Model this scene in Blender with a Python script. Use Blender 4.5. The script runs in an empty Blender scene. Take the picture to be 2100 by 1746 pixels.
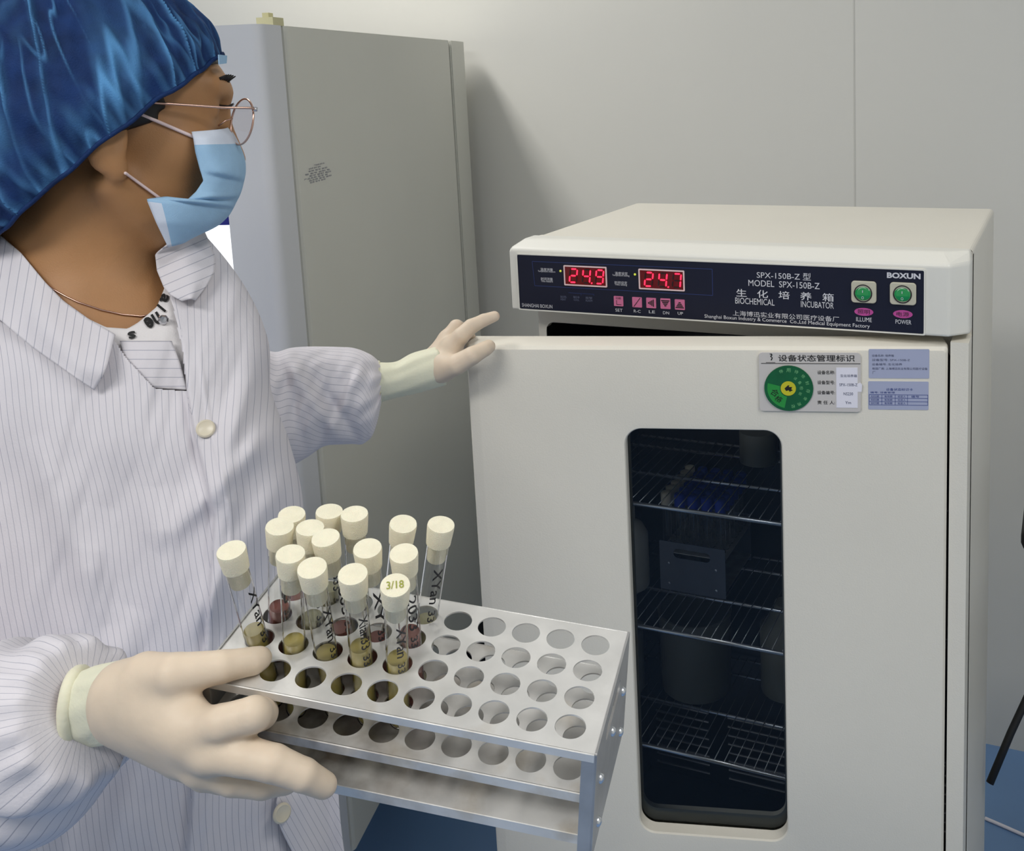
import bpy, bmesh, math, random
import numpy as np
from mathutils import Vector, noise as mnoise
from mathutils.bvhtree import BVHTree

# ------------------------------------------------------------------ camera, world, lights
SC = bpy.context.scene
COL = SC.collection
IW, IH = 2100.0, 1746.0
FPX, PX, PY = 2116.828, 1281.659, 463.766          # focal length and principal point, pixels
CAM = np.array([0.0, 0.0, 1.52])
RC = np.array([[0.918147, 0.394482, -0.037293],      # world -> camera (right, down, forward)
               [0.023894, -0.149066, -0.988538],
               [-0.39552, 0.906732, -0.146291]])
cd = bpy.data.cameras.new('camera')
cam = bpy.data.objects.new('camera', cd); COL.objects.link(cam)
cd.sensor_fit = 'HORIZONTAL'; cd.sensor_width = 36.0
cd.lens = FPX / IW * 36.0
cd.shift_x = (IW / 2 - PX) / IW
cd.shift_y = (PY - IH / 2) / IW
cd.clip_start = 0.05
from mathutils import Matrix
cam.matrix_world = Matrix(((RC[0][0], -RC[1][0], -RC[2][0], CAM[0]),
                           (RC[0][1], -RC[1][1], -RC[2][1], CAM[1]),
                           (RC[0][2], -RC[1][2], -RC[2][2], CAM[2]), (0, 0, 0, 1)))
SC.camera = cam
SC.view_settings.view_transform = 'Standard'
SC.view_settings.look = 'None'
SC.view_settings.gamma = 1.0
SC.view_settings.use_curve_mapping = False
SC.view_settings.exposure = 0.0
w = bpy.data.worlds.new('world'); SC.world = w; w.use_nodes = True
w.node_tree.nodes['Background'].inputs[0].default_value = (0.8, 0.87, 1.0, 1)
w.node_tree.nodes['Background'].inputs[1].default_value = 0.25
def area(name, loc, rot, sx, sy, power, color=(1, 1, 1)):
    l = bpy.data.lights.new(name, 'AREA'); l.shape = 'RECTANGLE'; l.size = sx; l.size_y = sy
    l.energy = power; l.color = color
    o = bpy.data.objects.new(name, l); COL.objects.link(o); o.location = loc; o.rotation_euler = rot
    return o
area('ceiling_lamp_front', (-1.70, 1.28, 2.66), (0, 0, 0.27), 0.3, 0.75, 19, (1.0, 0.975, 0.93))
area('ceiling_lamp_back', (-0.9, -0.9, 2.66), (0, 0, 0.27), 1.2, 0.6, 33, (1.0, 0.985, 0.96))
area('fill_lamp_right', (0.75, 0.3, 2.66), (0, 0, 0.27), 0.4, 1.2, 17, (1.0, 0.985, 0.96))  # added fill light, lifts the refrigerator side and its wall shadow
SC.cycles.transparent_max_bounces = 48

# ------------------------------------------------------------------ geometry helpers
def cs(u, v, d):                 # pixel + distance along the view axis -> camera-frame metres
    return np.array([(u - PX) / FPX * d, (v - PY) / FPX * d, d])
def c2w(P):
    return np.asarray(P, float) @ RC + CAM
def at(u, v, d): return c2w(cs(u, v, d))
def ray(u, v): return np.array([(u - PX) / FPX, (v - PY) / FPX, 1.0]) @ RC
def onplane(u, v, P0, n):
    r = ray(u, v); return CAM + r * (np.dot(n, np.asarray(P0) - CAM) / np.dot(n, r))
def onY(u, v, Y): return onplane(u, v, (0, Y, 0), np.array([0, 1.0, 0]))
BASE = {}
def root(o):
    while o.parent: o = o.parent
    return o
def mk(name, V, F, m, parent=None, smooth=False, base=None, mats=None, midx=None, attr=None, angle=None):
    V = np.asarray(V, float).reshape(-1, 3)
    if parent is not None:
        b = BASE[root(parent).name]
    else:
        b = np.asarray(base, float) if base is not None else np.array([V[:, 0].mean(), V[:, 1].mean(), V[:, 2].min()])
    me = bpy.data.meshes.new(name)
    me.from_pydata((V - b).tolist(), [], [tuple(int(i) for i in f) for f in F])
    for mm in (mats or [m]): me.materials.append(mm)
    if midx is not None: me.polygons.foreach_set('material_index', np.asarray(midx, np.int32))
    if attr:
        for k, a in attr.items():
            at_ = me.attributes.new(k, 'FLOAT', 'POINT'); at_.data.foreach_set('value', np.asarray(a, np.float32))
    if smooth: me.polygons.foreach_set('use_smooth', np.ones(len(me.polygons), bool))
    me.update()
    o = bpy.data.objects.new(name, me); COL.objects.link(o)
    if parent is not None: o.parent = parent
    else:
        o.location = b; BASE[o.name] = b
    if smooth and angle:
        md = None
        bm = bmesh.new(); bm.from_mesh(me)
        for e in bm.edges:
            if len(e.link_faces) == 2 and e.calc_face_angle(0) > angle: e.smooth = False
        bm.to_mesh(me); bm.free()
    return o
def thing(name, label, cat, base, group=None):
    o = bpy.data.objects.new(name, None); COL.objects.link(o); o.empty_display_size = 0.05
    o.location = base; BASE[o.name] = np.asarray(base, float)
    o['label'] = label; o['category'] = cat
    if group: o['group'] = group
    return o
def tag(o, label, cat, group=None):
    o['label'] = label; o['category'] = cat
    if group: o['group'] = group
    return o
def struct(o): o['kind'] = 'structure'; return o
class MB:                        # collects shapes for one mesh
    def __init__(s): s.V = []; s.F = []; s.M = []
    def add(s, V, F, mi=0):
        n = len(s.V); s.V += [tuple(map(float, p)) for p in V]; s.F += [tuple(i + n for i in f) for f in F]; s.M += [mi] * len(F); return s
    def box(s, x0, x1, y0, y1, z0, z1, fr=None, mi=0):
        P = [(x, y, z) for z in (z0, z1) for y in (y0, y1) for x in (x0, x1)]
        if fr is not None: P = [fr(*p) for p in P]
        return s.add(P, [(0, 2, 3, 1), (4, 5, 7, 6), (0, 1, 5, 4), (2, 6, 7, 3), (0, 4, 6, 2), (1, 3, 7, 5)], mi)
    def bbox(s, x0, x1, y0, y1, z0, z1, r, fr=None, mi=0, seg=2):   # bevelled box
        bm = bmesh.new(); bmesh.ops.create_cube(bm, size=1.0)
        for q in bm.verts: q.co = Vector(((x0 + x1) / 2 + q.co.x * (x1 - x0), (y0 + y1) / 2 + q.co.y * (y1 - y0), (z0 + z1) / 2 + q.co.z * (z1 - z0)))
        bmesh.ops.bevel(bm, geom=list(bm.edges), offset=r, segments=seg, affect='EDGES', profile=0.5)
        P = [tuple(q.co) for q in bm.verts]; bm.verts.index_update()
        if fr is not None: P = [fr(*p) for p in P]
        s.add(P, [[q.index for q in f.verts] for f in bm.faces], mi); bm.free(); return s
    def tube(s, pts, r, n=8, mi=0, closed=False, caps=True):
        pts = [np.asarray(p, float) for p in pts]; m = len(pts)
        rr = r if hasattr(r, '__len__') else [r] * m
        t0 = pts[1] - pts[0]; a = np.cross(t0, [0, 0, 1.0])
        if np.linalg.norm(a) < 1e-9: a = np.array([1.0, 0, 0])
        a /= np.linalg.norm(a); V = []; F = []
        for i in range(m):
            t = (pts[(i + 1) % m] - pts[i - 1]) if closed else (pts[min(i + 1, m - 1)] - pts[max(i - 1, 0)])
            t = t / (np.linalg.norm(t) + 1e-12); a = a - t * np.dot(a, t); a /= np.linalg.norm(a); b = np.cross(t, a)
            for k in range(n):
                th = 2 * math.pi * k / n; V.append(pts[i] + rr[i] * (math.cos(th) * a + math.sin(th) * b))
        for i in range(m if closed else m - 1):
            for k in range(n):
                j = (i + 1) % m
                F.append((i * n + k, i * n + (k + 1) % n, j * n + (k + 1) % n, j * n + k))
        if not closed and caps:
            F.append(tuple(range(n))[::-1]); F.append(tuple((m - 1) * n + k for k in range(n)))
        return s.add(V, F, mi)
    def lathe(s, prof, O, ax, n=28, mi=0, mis=None):     # prof: (radius, height along ax)
        O = np.asarray(O, float); ax = np.asarray(ax, float) / np.linalg.norm(ax)
        a = np.cross(ax, [0.3, 1.0, 0.1]); a /= np.linalg.norm(a); b = np.cross(ax, a)
        V = []; F = []; m = len(prof)
        for (r, h) in prof:
            for k in range(n):
                th = 2 * math.pi * k / n; V.append(O + ax * h + max(r, 1e-5) * (math.cos(th) * a + math.sin(th) * b))
        for i in range(m - 1):
            for k in range(n): F.append((i * n + k, i * n + (k + 1) % n, (i + 1) * n + (k + 1) % n, (i + 1) * n + k))
        base = len(s.F); s.add(V, F, mi)
        if mis:
            for i in range(m - 1):
                for k in range(n): s.M[base + i * n + k] = mis[i]
        return s
    def prism(s, pts, h0, h1, fr, mi=0):                 # polygon in local (a,b) extruded along c; fr(a,b,c)
        n = len(pts)
        V = [fr(a, b, h0) for a, b in pts] + [fr(a, b, h1) for a, b in pts]
        F = [tuple(range(n))[::-1], tuple(range(n, 2 * n))] + [(i, (i + 1) % n, n + (i + 1) % n, n + i) for i in range(n)]
        return s.add(V, F, mi)
    def ringplate(s, outer, inner, h0, h1, fr, mi=0):    # equal-length loops
        n = len(outer)
        V = [fr(a, b, h0) for a, b in outer] + [fr(a, b, h0) for a, b in inner] + [fr(a, b, h1) for a, b in outer] + [fr(a, b, h1) for a, b in inner]
        F = []
        for i in range(n):
            j = (i + 1) % n
            F += [(i, n + i, n + j, j), (2 * n + i, 2 * n + j, 3 * n + j, 3 * n + i), (i, j, 2 * n + j, 2 * n + i), (n + i, 3 * n + i, 3 * n + j, n + j)]
        return s.add(V, F, mi)
    def build(s, name, m, parent=None, smooth=False, mats=None, base=None, angle=None):
        return mk(name, s.V, s.F, m, parent, smooth, base, mats, s.M if mats else None, None, angle)
def rrect(x0, x1, y0, y1, r, seg=8):                     # rounded rectangle loop, counter-clockwise
    P = []
    for cx, cy, a0 in ((x1 - r, y1 - r, 0), (x0 + r, y1 - r, 90), (x0 + r, y0 + r, 180), (x1 - r, y0 + r, 270)):
        for k in range(seg + 1):
            a = math.radians(a0 + 90 * k / seg); P.append((cx + r * math.cos(a), cy + r * math.sin(a)))
    return P
def ellipse(cx, cy, rx, ry, n=28): return [(cx + rx * math.cos(2 * math.pi * k / n), cy + ry * math.sin(2 * math.pi * k / n)) for k in range(n)]
def fix_normals(o):
    bm = bmesh.new(); bm.from_mesh(o.data); bmesh.ops.recalc_face_normals(bm, faces=bm.faces); bm.to_mesh(o.data); bm.free(); return o

_tc = {}
def text_shape(sv, bold=0.0):
    k = (sv, bold)
    if k not in _tc:
        c = bpy.data.curves.new('txt', 'FONT'); c.body = sv; c.size = 1.0; c.offset = bold; c.resolution_u = 3
        o = bpy.data.objects.new('txt', c); COL.objects.link(o)
        dg = bpy.context.evaluated_depsgraph_get(); dg.update()
        me = bpy.data.meshes.new_from_object(o.evaluated_get(dg))
        V = np.array([tuple(q.co) for q in me.vertices]).reshape(-1, 3); F = [tuple(p.vertices) for p in me.polygons]
        bpy.data.objects.remove(o); bpy.data.curves.remove(c); bpy.data.meshes.remove(me)
        _tc[k] = (V, F)
    return _tc[k]
def fit_text(mb, sv, x0, x1, y0, y1, fr, bold=0.0, mi=0, rot=0.0):
    V, F = text_shape(sv, bold)
    if len(V) == 0: return
    if rot:
        V = V.copy(); c, s_ = math.cos(rot), math.sin(rot); V[:, :2] = V[:, :2] @ np.array([[c, s_], [-s_, c]])
    lo, hi = V.min(0), V.max(0)
    sx = (x1 - x0) / max(hi[0] - lo[0], 1e-6); sy = (y1 - y0) / max(hi[1] - lo[1], 1e-6)
    mb.add([fr(x0 + (p[0] - lo[0]) * sx, y0 + (p[1] - lo[1]) * sy, 0.0) for p in V], F, mi)

# ------------------------------------------------------------------ signed-distance modelling
def smin(a, b, k):
    h = np.clip(0.5 + 0.5 * (b - a) / k, 0, 1); return b * (1 - h) + a * h - k * h * (1 - h)
def smax(a, b, k): return -smin(-a, -b, k)
def rcone(P, a, b, ra, rb):
    a = np.asarray(a, np.float32); b = np.asarray(b, np.float32); ba = b - a
    t = np.clip(((P[0] - a[0]) * ba[0] + (P[1] - a[1]) * ba[1] + (P[2] - a[2]) * ba[2]) / (np.dot(ba, ba) + 1e-12), 0, 1)
    return np.sqrt((P[0] - a[0] - t * ba[0]) ** 2 + (P[1] - a[1] - t * ba[1]) ** 2 + (P[2] - a[2] - t * ba[2]) ** 2) - (ra + (rb - ra) * t)
def ellip(P, c, r, M=None):
    q = [P[i] - c[i] for i in range(3)]
    if M is not None: q = [M[i][0] * q[0] + M[i][1] * q[1] + M[i][2] * q[2] for i in range(3)]
    k0 = np.sqrt(sum((q[i] / r[i]) ** 2 for i in range(3))); k1 = np.sqrt(sum((q[i] / r[i] ** 2) ** 2 for i in range(3))) + 1e-9
    return k0 * (k0 - 1) / k1
def snet(fn, lo, hi, h):
    ax = [np.arange(lo[i], hi[i] + h, h, dtype=np.float32) for i in range(3)]
    G = np.meshgrid(*ax, indexing='ij'); V = fn(G)
    n = V.shape; I = V < 0
    c = np.zeros(tuple(k - 1 for k in n), np.int8)
    for dx in (0, 1):
        for dy in (0, 1):
            for dz in (0, 1): c += I[dx:n[0] - 1 + dx, dy:n[1] - 1 + dy, dz:n[2] - 1 + dz]
    A = (c > 0) & (c < 8); ijk = np.argwhere(A); idx = -np.ones(A.shape, np.int64); idx[A] = np.arange(len(ijk))
    acc = np.zeros((len(ijk), 3)); cnt = np.zeros(len(ijk))
    corners = [(x, y, z) for x in (0, 1) for y in (0, 1) for z in (0, 1)]
    for p in corners:
        for k in range(3):
            if p[k] == 0:
                q = list(p); q[k] = 1
                va = V[ijk[:, 0] + p[0], ijk[:, 1] + p[1], ijk[:, 2] + p[2]]; vb = V[ijk[:, 0] + q[0], ijk[:, 1] + q[1], ijk[:, 2] + q[2]]
                m = (va < 0) != (vb < 0); t = va / np.where(m, va - vb, 1)
                pt = np.array(p, float)[None] + t[:, None] * (np.array(q, float) - np.array(p, float))[None]
                acc[m] += pt[m]; cnt[m] += 1
    P = (ijk + acc / cnt[:, None]) * h + np.array([a[0] for a in ax])
    F = []
    for k in range(3):
        a, b = [(1, 2), (2, 0), (0, 1)][k]
        sl0 = [slice(None)] * 3; sl1 = [slice(None)] * 3; sl0[k] = slice(0, n[k] - 1); sl1[k] = slice(1, n[k])
        E = I[tuple(sl0)] != I[tuple(sl1)]
        e = np.argwhere(E); e = e[(e[:, a] > 0) & (e[:, b] > 0) & (e[:, a] < n[a] - 1) & (e[:, b] < n[b] - 1)]
        s0 = I[e[:, 0], e[:, 1], e[:, 2]]
        def off(da, db):
            q = e.copy(); q[:, a] -= da; q[:, b] -= db; return idx[q[:, 0], q[:, 1], q[:, 2]]
        f = np.stack([off(1, 1), off(0, 1), off(0, 0), off(1, 0)], 1)
        f[~s0] = f[~s0][:, ::-1]; F.append(f)
    return P, np.concatenate(F)
def relax(P, F, it=2, lam=0.5):
    E = np.concatenate([F[:, [0, 1]], F[:, [1, 2]], F[:, [2, 3]], F[:, [3, 0]]]); E = np.concatenate([E, E[:, ::-1]])
    for _ in range(it):
        S = np.zeros_like(P); C = np.zeros(len(P)); np.add.at(S, E[:, 0], P[E[:, 1]]); np.add.at(C, E[:, 0], 1)
        P = P * (1 - lam) + lam * S / C[:, None]
    return P
def interp(x, xs, ys): return np.interp(x, xs, ys)
def smooth_interp(x, xs, ys):         # monotone-ish smoothstep-free cubic (Catmull-Rom)
    xs = np.asarray(xs, float); ys = np.asarray(ys, float); x = np.clip(np.asarray(x, float), xs[0], xs[-1])
    m = np.gradient(ys, xs); i = np.clip(np.searchsorted(xs, x) - 1, 0, len(xs) - 2)
    h = xs[i + 1] - xs[i]; t = (x - xs[i]) / h
    return (2 * t ** 3 - 3 * t ** 2 + 1) * ys[i] + (t ** 3 - 2 * t ** 2 + t) * h * m[i] + (-2 * t ** 3 + 3 * t ** 2) * ys[i + 1] + (t ** 3 - t ** 2) * h * m[i + 1]
def nz(x, y, z=0.0): return mnoise.noise(Vector((float(x), float(y), float(z))))
def nzv(X, Y, Z=None):
    X = np.asarray(X, float); Y = np.broadcast_to(Y, X.shape); Z = np.zeros_like(X) if Z is None else np.broadcast_to(Z, X.shape)
    return np.array([nz(a, b, c) for a, b, c in zip(X.ravel(), Y.ravel(), Z.ravel())]).reshape(X.shape)

# ------------------------------------------------------------------ materials
def s2l(c): return tuple(((x / 255) / 12.92 if x / 255 <= 0.04045 else ((x / 255 + 0.055) / 1.055) ** 2.4) for x in c)
def mat(name, rgb, rough=0.5, metal=0.0, var=0.0, vscale=8.0, bump=0.0, bscale=200.0, spec=0.5, emis=None, estr=0.0, sss=0.0, coat=0.0):
    m = bpy.data.materials.new(name); m.use_nodes = True; nt = m.node_tree; b = nt.nodes['Principled BSDF']
    c = s2l(rgb) if max(rgb) > 1.0 else rgb
    b.inputs['Base Color'].default_value = (*c, 1); b.inputs['Roughness'].default_value = rough; b.inputs['Metallic'].default_value = metal
    b.inputs['Specular IOR Level'].default_value = spec
    if sss: b.inputs['Subsurface Weight'].default_value = sss; b.inputs['Subsurface Radius'].default_value = (0.012, 0.005, 0.003); b.inputs['Subsurface Scale'].default_value = 1.0
    if coat: b.inputs['Coat Weight'].default_value = coat
    if emis: b.inputs['Emission Color'].default_value = (*s2l(emis), 1); b.inputs['Emission Strength'].default_value = estr
    tc = nt.nodes.new('ShaderNodeTexCoord')
    if var or True:
        n = nt.nodes.new('ShaderNodeTexNoise'); n.inputs['Scale'].default_value = vscale; n.inputs['Detail'].default_value = 4
        nt.links.new(tc.outputs['Object'], n.inputs['Vector'])
        r = nt.nodes.new('ShaderNodeMapRange'); r.inputs[1].default_value = 0.3; r.inputs[2].default_value = 0.7; r.inputs[3].default_value = 1 - var; r.inputs[4].default_value = 1 + var * 0.6
        nt.links.new(n.outputs['Fac'], r.inputs[0])
        mx = nt.nodes.new('ShaderNodeMix'); mx.data_type = 'RGBA'; mx.blend_type = 'MULTIPLY'; mx.inputs[0].default_value = 1.0
        mx.inputs[6].default_value = (*c, 1); nt.links.new(r.outputs[0], mx.inputs[7]); nt.links.new(mx.outputs[2], b.inputs['Base Color'])
        m['_mix'] = mx.name
    if bump:
        n2 = nt.nodes.new('ShaderNodeTexNoise'); n2.inputs['Scale'].default_value = bscale; n2.inputs['Detail'].default_value = 3
        nt.links.new(tc.outputs['Object'], n2.inputs['Vector'])
        bp = nt.nodes.new('ShaderNodeBump'); bp.inputs['Strength'].default_value = bump; bp.inputs['Distance'].default_value = 0.002
        nt.links.new(n2.outputs['Fac'], bp.inputs['Height']); nt.links.new(bp.outputs[0], b.inputs['Normal'])
    return m
def glassmat(name, tint, gloss=0.08, rough=0.02, ior=1.45):
    m = bpy.data.materials.new(name); m.use_nodes = True; nt = m.node_tree; nt.nodes.remove(nt.nodes['Principled BSDF'])
    out = nt.nodes['Material Output']; t = nt.nodes.new('ShaderNodeBsdfTransparent'); t.inputs[0].default_value = (*tint, 1)
    g = nt.nodes.new('ShaderNodeBsdfGlossy'); g.inputs['Roughness'].default_value = rough
    fr = nt.nodes.new('ShaderNodeFresnel'); fr.inputs[0].default_value = ior
    ml = nt.nodes.new('ShaderNodeMath'); ml.operation = 'MULTIPLY_ADD'; ml.inputs[1].default_value = 1.0; ml.inputs[2].default_value = gloss; ml.use_clamp = True
    nt.links.new(fr.outputs[0], ml.inputs[0])
    mx = nt.nodes.new('ShaderNodeMixShader'); nt.links.new(ml.outputs[0], mx.inputs[0]); nt.links.new(t.outputs[0], mx.inputs[1]); nt.links.new(g.outputs[0], mx.inputs[2])
    nt.links.new(mx.outputs[0], out.inputs[0]); return m
def striped(name, rgb, line, period=0.0062, width=0.13, rough=0.8, strength=0.75):
    m = mat(name, rgb, rough, 0, 0.03, 25, 0.12, 500, spec=0.2); nt = m.node_tree; b = nt.nodes['Principled BSDF']
    a = nt.nodes.new('ShaderNodeAttribute'); a.attribute_name = 'stripe'
    d = nt.nodes.new('ShaderNodeMath'); d.operation = 'DIVIDE'; d.inputs[1].default_value = period; nt.links.new(a.outputs['Fac'], d.inputs[0])
    fr = nt.nodes.new('ShaderNodeMath'); fr.operation = 'FRACT'; nt.links.new(d.outputs[0], fr.inputs[0])
    lt = nt.nodes.new('ShaderNodeMath'); lt.operation = 'LESS_THAN'; lt.inputs[1].default_value = width; nt.links.new(fr.outputs[0], lt.inputs[0])
    st = nt.nodes.new('ShaderNodeMath'); st.operation = 'MULTIPLY'; st.inputs[1].default_value = strength; nt.links.new(lt.outputs[0], st.inputs[0])
    mx = nt.nodes.new('ShaderNodeMix'); mx.data_type = 'RGBA'; nt.links.new(st.outputs[0], mx.inputs[0])
    nt.links.new(nt.nodes[m['_mix']].outputs[2], mx.inputs[6]); mx.inputs[7].default_value = (*s2l(line), 1)
    nt.links.new(mx.outputs[2], b.inputs['Base Color']); return m
M = dict(
    wall=mat('wall_paint', (222, 221, 215), 0.55, 0, 0.02, 2, 0.05, 60),
    floor=mat('floor_epoxy', (110, 145, 190), 0.35, 0, 0.12, 3, 0.05, 40),
    ceil=mat('ceiling_paint', (230, 230, 226), 0.8),
    trim=mat('joint_sealant', (205, 204, 198), 0.6),
    white=mat('enamel_white', (229, 224, 211), 0.38, 0, 0.02, 6, 0.12, 500, spec=0.4),
    header=mat('header_plastic', (228, 226, 217), 0.35, 0, 0.015, 6, 0.04, 300, spec=0.4),
    chamber=mat('chamber_steel', (62, 64, 68), 0.32, 0.7, 0.2, 5),
    dullalu=mat('dull_aluminium', (120, 126, 138), 0.45, 0.6, 0.1, 20),
    aludark=mat('polished_aluminium', (182, 181, 180), 0.36, 0.6, 0.12, 40, 0.1, 80),
    wire=mat('chrome_wire', (225, 228, 232), 0.25, 0.85),
    gasket=mat('gasket_grey', (150, 150, 140), 0.6),
    black=mat('black_rubber', (16, 16, 18), 0.6),
    panel=mat('panel_navy', (20, 24, 44), 0.45, 0, 0.05, 10, spec=0.3),
    pblue=mat('panel_blue_line', (40, 60, 120), 0.5),
    text=mat('print_white', (212, 212, 218), 0.6),
    textd=mat('print_black', (14, 14, 14), 0.6),
    textg=mat('print_grey', (95, 100, 125), 0.7),
    textbl=mat('print_blue', (50, 70, 140), 0.7),
    dframe=mat('display_frame', (235, 205, 205), 0.5),
    dback=mat('display_dark_red', (58, 0, 4), 0.25, emis=(110, 0, 6), estr=0.35),
    seg=mat('led_red', (255, 40, 60), 0.4, emis=(255, 28, 60), estr=3.2),
    segoff=mat('led_off', (30, 2, 3), 0.4),
    led=mat('led_yellow', (190, 200, 70), 0.4, emis=(200, 210, 60), estr=0.5),
    pink=mat('key_pink', (205, 110, 150), 0.5),
    magenta=mat('legend_magenta', (190, 75, 150), 0.5),
    bezel=mat('switch_bezel', (196, 192, 172), 0.5),
    green=mat('rocker_green', (14, 120, 62), 0.2, emis=(10, 120, 60), estr=0.25, spec=0.6),
    plate=mat('acrylic_plate', (205, 200, 196), 0.3, 0, 0.02),
    dialg=mat('dial_green', (8, 92, 52), 0.35, 0, 0.12, 60),
    dialw=mat('dial_window_green', (40, 145, 62), 0.35),
    dialy=mat('dial_yellow', (200, 195, 40), 0.4),
    dialt=mat('dial_text', (120, 190, 130), 0.5),
    paper=mat('paper', (232, 230, 240), 0.8),
    blabel=mat('blue_label', (168, 174, 200), 0.6),
    fridge=mat('fridge_enamel', (208, 208, 199), 0.45, 0, 0.03, 3, 0.05, 500),
    fridged=mat('fridge_door_grey', (208, 210, 214), 0.42, 0, 0.02, 3),
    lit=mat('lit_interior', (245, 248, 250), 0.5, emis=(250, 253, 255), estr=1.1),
    navy=mat('navy_header', (24, 30, 130), 0.4),
    stain=mat('tape_scrap', (205, 200, 160), 0.7),
    stopper=mat('foam_stopper', (240, 233, 208), 0.85, 0, 0.05, 120, 0.4, 1500, spec=0.2, sss=0.1),
    ink=mat('marker_ink', (18, 18, 26), 0.5),
    inkg=mat('green_ink', (150, 155, 60), 0.6),
    broth=mat('yellow_broth', (200, 182, 104), 0.15, spec=0.6),
    brothr=mat('red_broth', (142, 84, 76), 0.15, spec=0.6),
    brothg=mat('grey_broth', (176, 172, 138), 0.15, spec=0.6),
    bluecap=mat('blue_cap', (40, 74, 200), 0.5),
    hdpe=mat('white_bottle', (190, 188, 178), 0.5),
    jar=mat('translucent_jar', (130, 130, 118), 0.4),
    skin=mat('skin', (176, 130, 88), 0.5, 0, 0.06, 30, 0.15, 700, spec=0.35, sss=0.12),
    hair=mat('hair_black', (22, 17, 15), 0.5, 0, 0.3, 90),
    glove=mat('latex_glove', (220, 202, 180), 0.5, 0, 0.05, 45, 0.12, 120, spec=0.3, sss=0.08),
    cuff=mat('inner_glove_cream', (232, 228, 202), 0.6, 0, 0.03, 30, 0.2, 300, spec=0.3, sss=0.08),
    coat=striped('coat_cloth', (220, 216, 221), (122, 126, 148), width=0.085, strength=0.55),
    tee=mat('white_tee', (228, 224, 224), 0.9, 0, 0.03, 40, 0.2, 700, spec=0.1),
    mask=mat('mask_blue', (158, 194, 224), 0.85, 0, 0.04, 60, 0.25, 900, spec=0.15, sss=0.05),
    maskw=mat('mask_white_edge', (214, 222, 236), 0.85, 0, 0.03, 60, 0.2, 900, spec=0.15),
    strap=mat('elastic_strap', (236, 214, 212), 0.8),
    gold=mat('rose_gold', (214, 176, 158), 0.25, 0.9),
    silver=mat('crystal', (200, 200, 205), 0.1, 0.8),
    lens=glassmat('spectacle_lens', (0.93, 0.90, 0.90), 0.03, 0.05, 1.12),
    glass=glassmat('window_glass', (0.52, 0.55, 0.58), 0.01, 0.01, 1.3),
    tubeglass=glassmat('tube_glass', (0.99, 0.995, 0.995), 0.05, 0.04, 1.12),
    button=mat('button_cream', (222, 212, 190), 0.35),
    trouser=mat('navy_cloth', (40, 46, 66), 0.9),
    shoe=mat('white_shoe', (225, 225, 225), 0.5),
)
def alu_mat():
    m = mat('aluminium_sheet', (226, 224, 220), 0.38, 0.4, 0.10, 30, 0.15, 90); nt = m.node_tree; b = nt.nodes['Principled BSDF']
    tc = nt.nodes.new('ShaderNodeTexCoord'); n = nt.nodes.new('ShaderNodeTexNoise'); n.inputs['Scale'].default_value = 22; n.inputs['Detail'].default_value = 5
    nt.links.new(tc.outputs['Object'], n.inputs['Vector'])
    r = nt.nodes.new('ShaderNodeMapRange'); r.inputs[1].default_value = 0.58; r.inputs[2].default_value = 0.72; r.inputs[3].default_value = 0; r.inputs[4].default_value = 0.45
    nt.links.new(n.outputs['Fac'], r.inputs[0])
    mx = nt.nodes.new('ShaderNodeMix'); mx.data_type = 'RGBA'; nt.links.new(r.outputs[0], mx.inputs[0]); nt.links.new(nt.nodes[m['_mix']].outputs[2], mx.inputs[6])
    mx.inputs[7].default_value = (*s2l((168, 150, 118)), 1); sx = nt.nodes.new('ShaderNodeSeparateXYZ'); nt.links.new(tc.outputs['Object'], sx.inputs[0])
    rx = nt.nodes.new('ShaderNodeMapRange'); rx.inputs[1].default_value = 0.09; rx.inputs[2].default_value = -0.07; rx.inputs[3].default_value = 0; rx.inputs[4].default_value = 1.0; nt.links.new(sx.outputs[0], rx.inputs[0])
    rz = nt.nodes.new('ShaderNodeMapRange'); rz.inputs[1].default_value = 0.085; rz.inputs[2].default_value = 0.045; rz.inputs[3].default_value = 0; rz.inputs[4].default_value = 1.0; nt.links.new(sx.outputs[2], rz.inputs[0])
    n3 = nt.nodes.new('ShaderNodeTexNoise'); n3.inputs['Scale'].default_value = 38; n3.inputs['Detail'].default_value = 4; nt.links.new(tc.outputs['Object'], n3.inputs['Vector'])
    r3 = nt.nodes.new('ShaderNodeMapRange'); r3.inputs[1].default_value = 0.35; r3.inputs[2].default_value = 0.65; r3.inputs[3].default_value = 0.15; r3.inputs[4].default_value = 0.95; nt.links.new(n3.outputs['Fac'], r3.inputs[0])
    m1 = nt.nodes.new('ShaderNodeMath'); m1.operation = 'MULTIPLY'; nt.links.new(rx.outputs[0], m1.inputs[0]); nt.links.new(rz.outputs[0], m1.inputs[1])
    m2 = nt.nodes.new('ShaderNodeMath'); m2.operation = 'MULTIPLY'; nt.links.new(m1.outputs[0], m2.inputs[0]); nt.links.new(r3.outputs[0], m2.inputs[1])
    mb_ = nt.nodes.new('ShaderNodeMix'); mb_.data_type = 'RGBA'; nt.links.new(m2.outputs[0], mb_.inputs[0]); nt.links.new(mx.outputs[2], mb_.inputs[6]); mb_.inputs[7].default_value = (*s2l((92, 70, 44)), 1)
    nt.links.new(mb_.outputs[2], b.inputs['Base Color'])
    r2 = nt.nodes.new('ShaderNodeMapRange'); r2.inputs[1].default_value = 0.35; r2.inputs[2].default_value = 0.65; r2.inputs[3].default_value = 0.28; r2.inputs[4].default_value = 0.55
    nt.links.new(n.outputs['Fac'], r2.inputs[0]); nt.links.new(r2.outputs[0], b.inputs['Roughness']); return m
M['alu'] = alu_mat()

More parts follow.
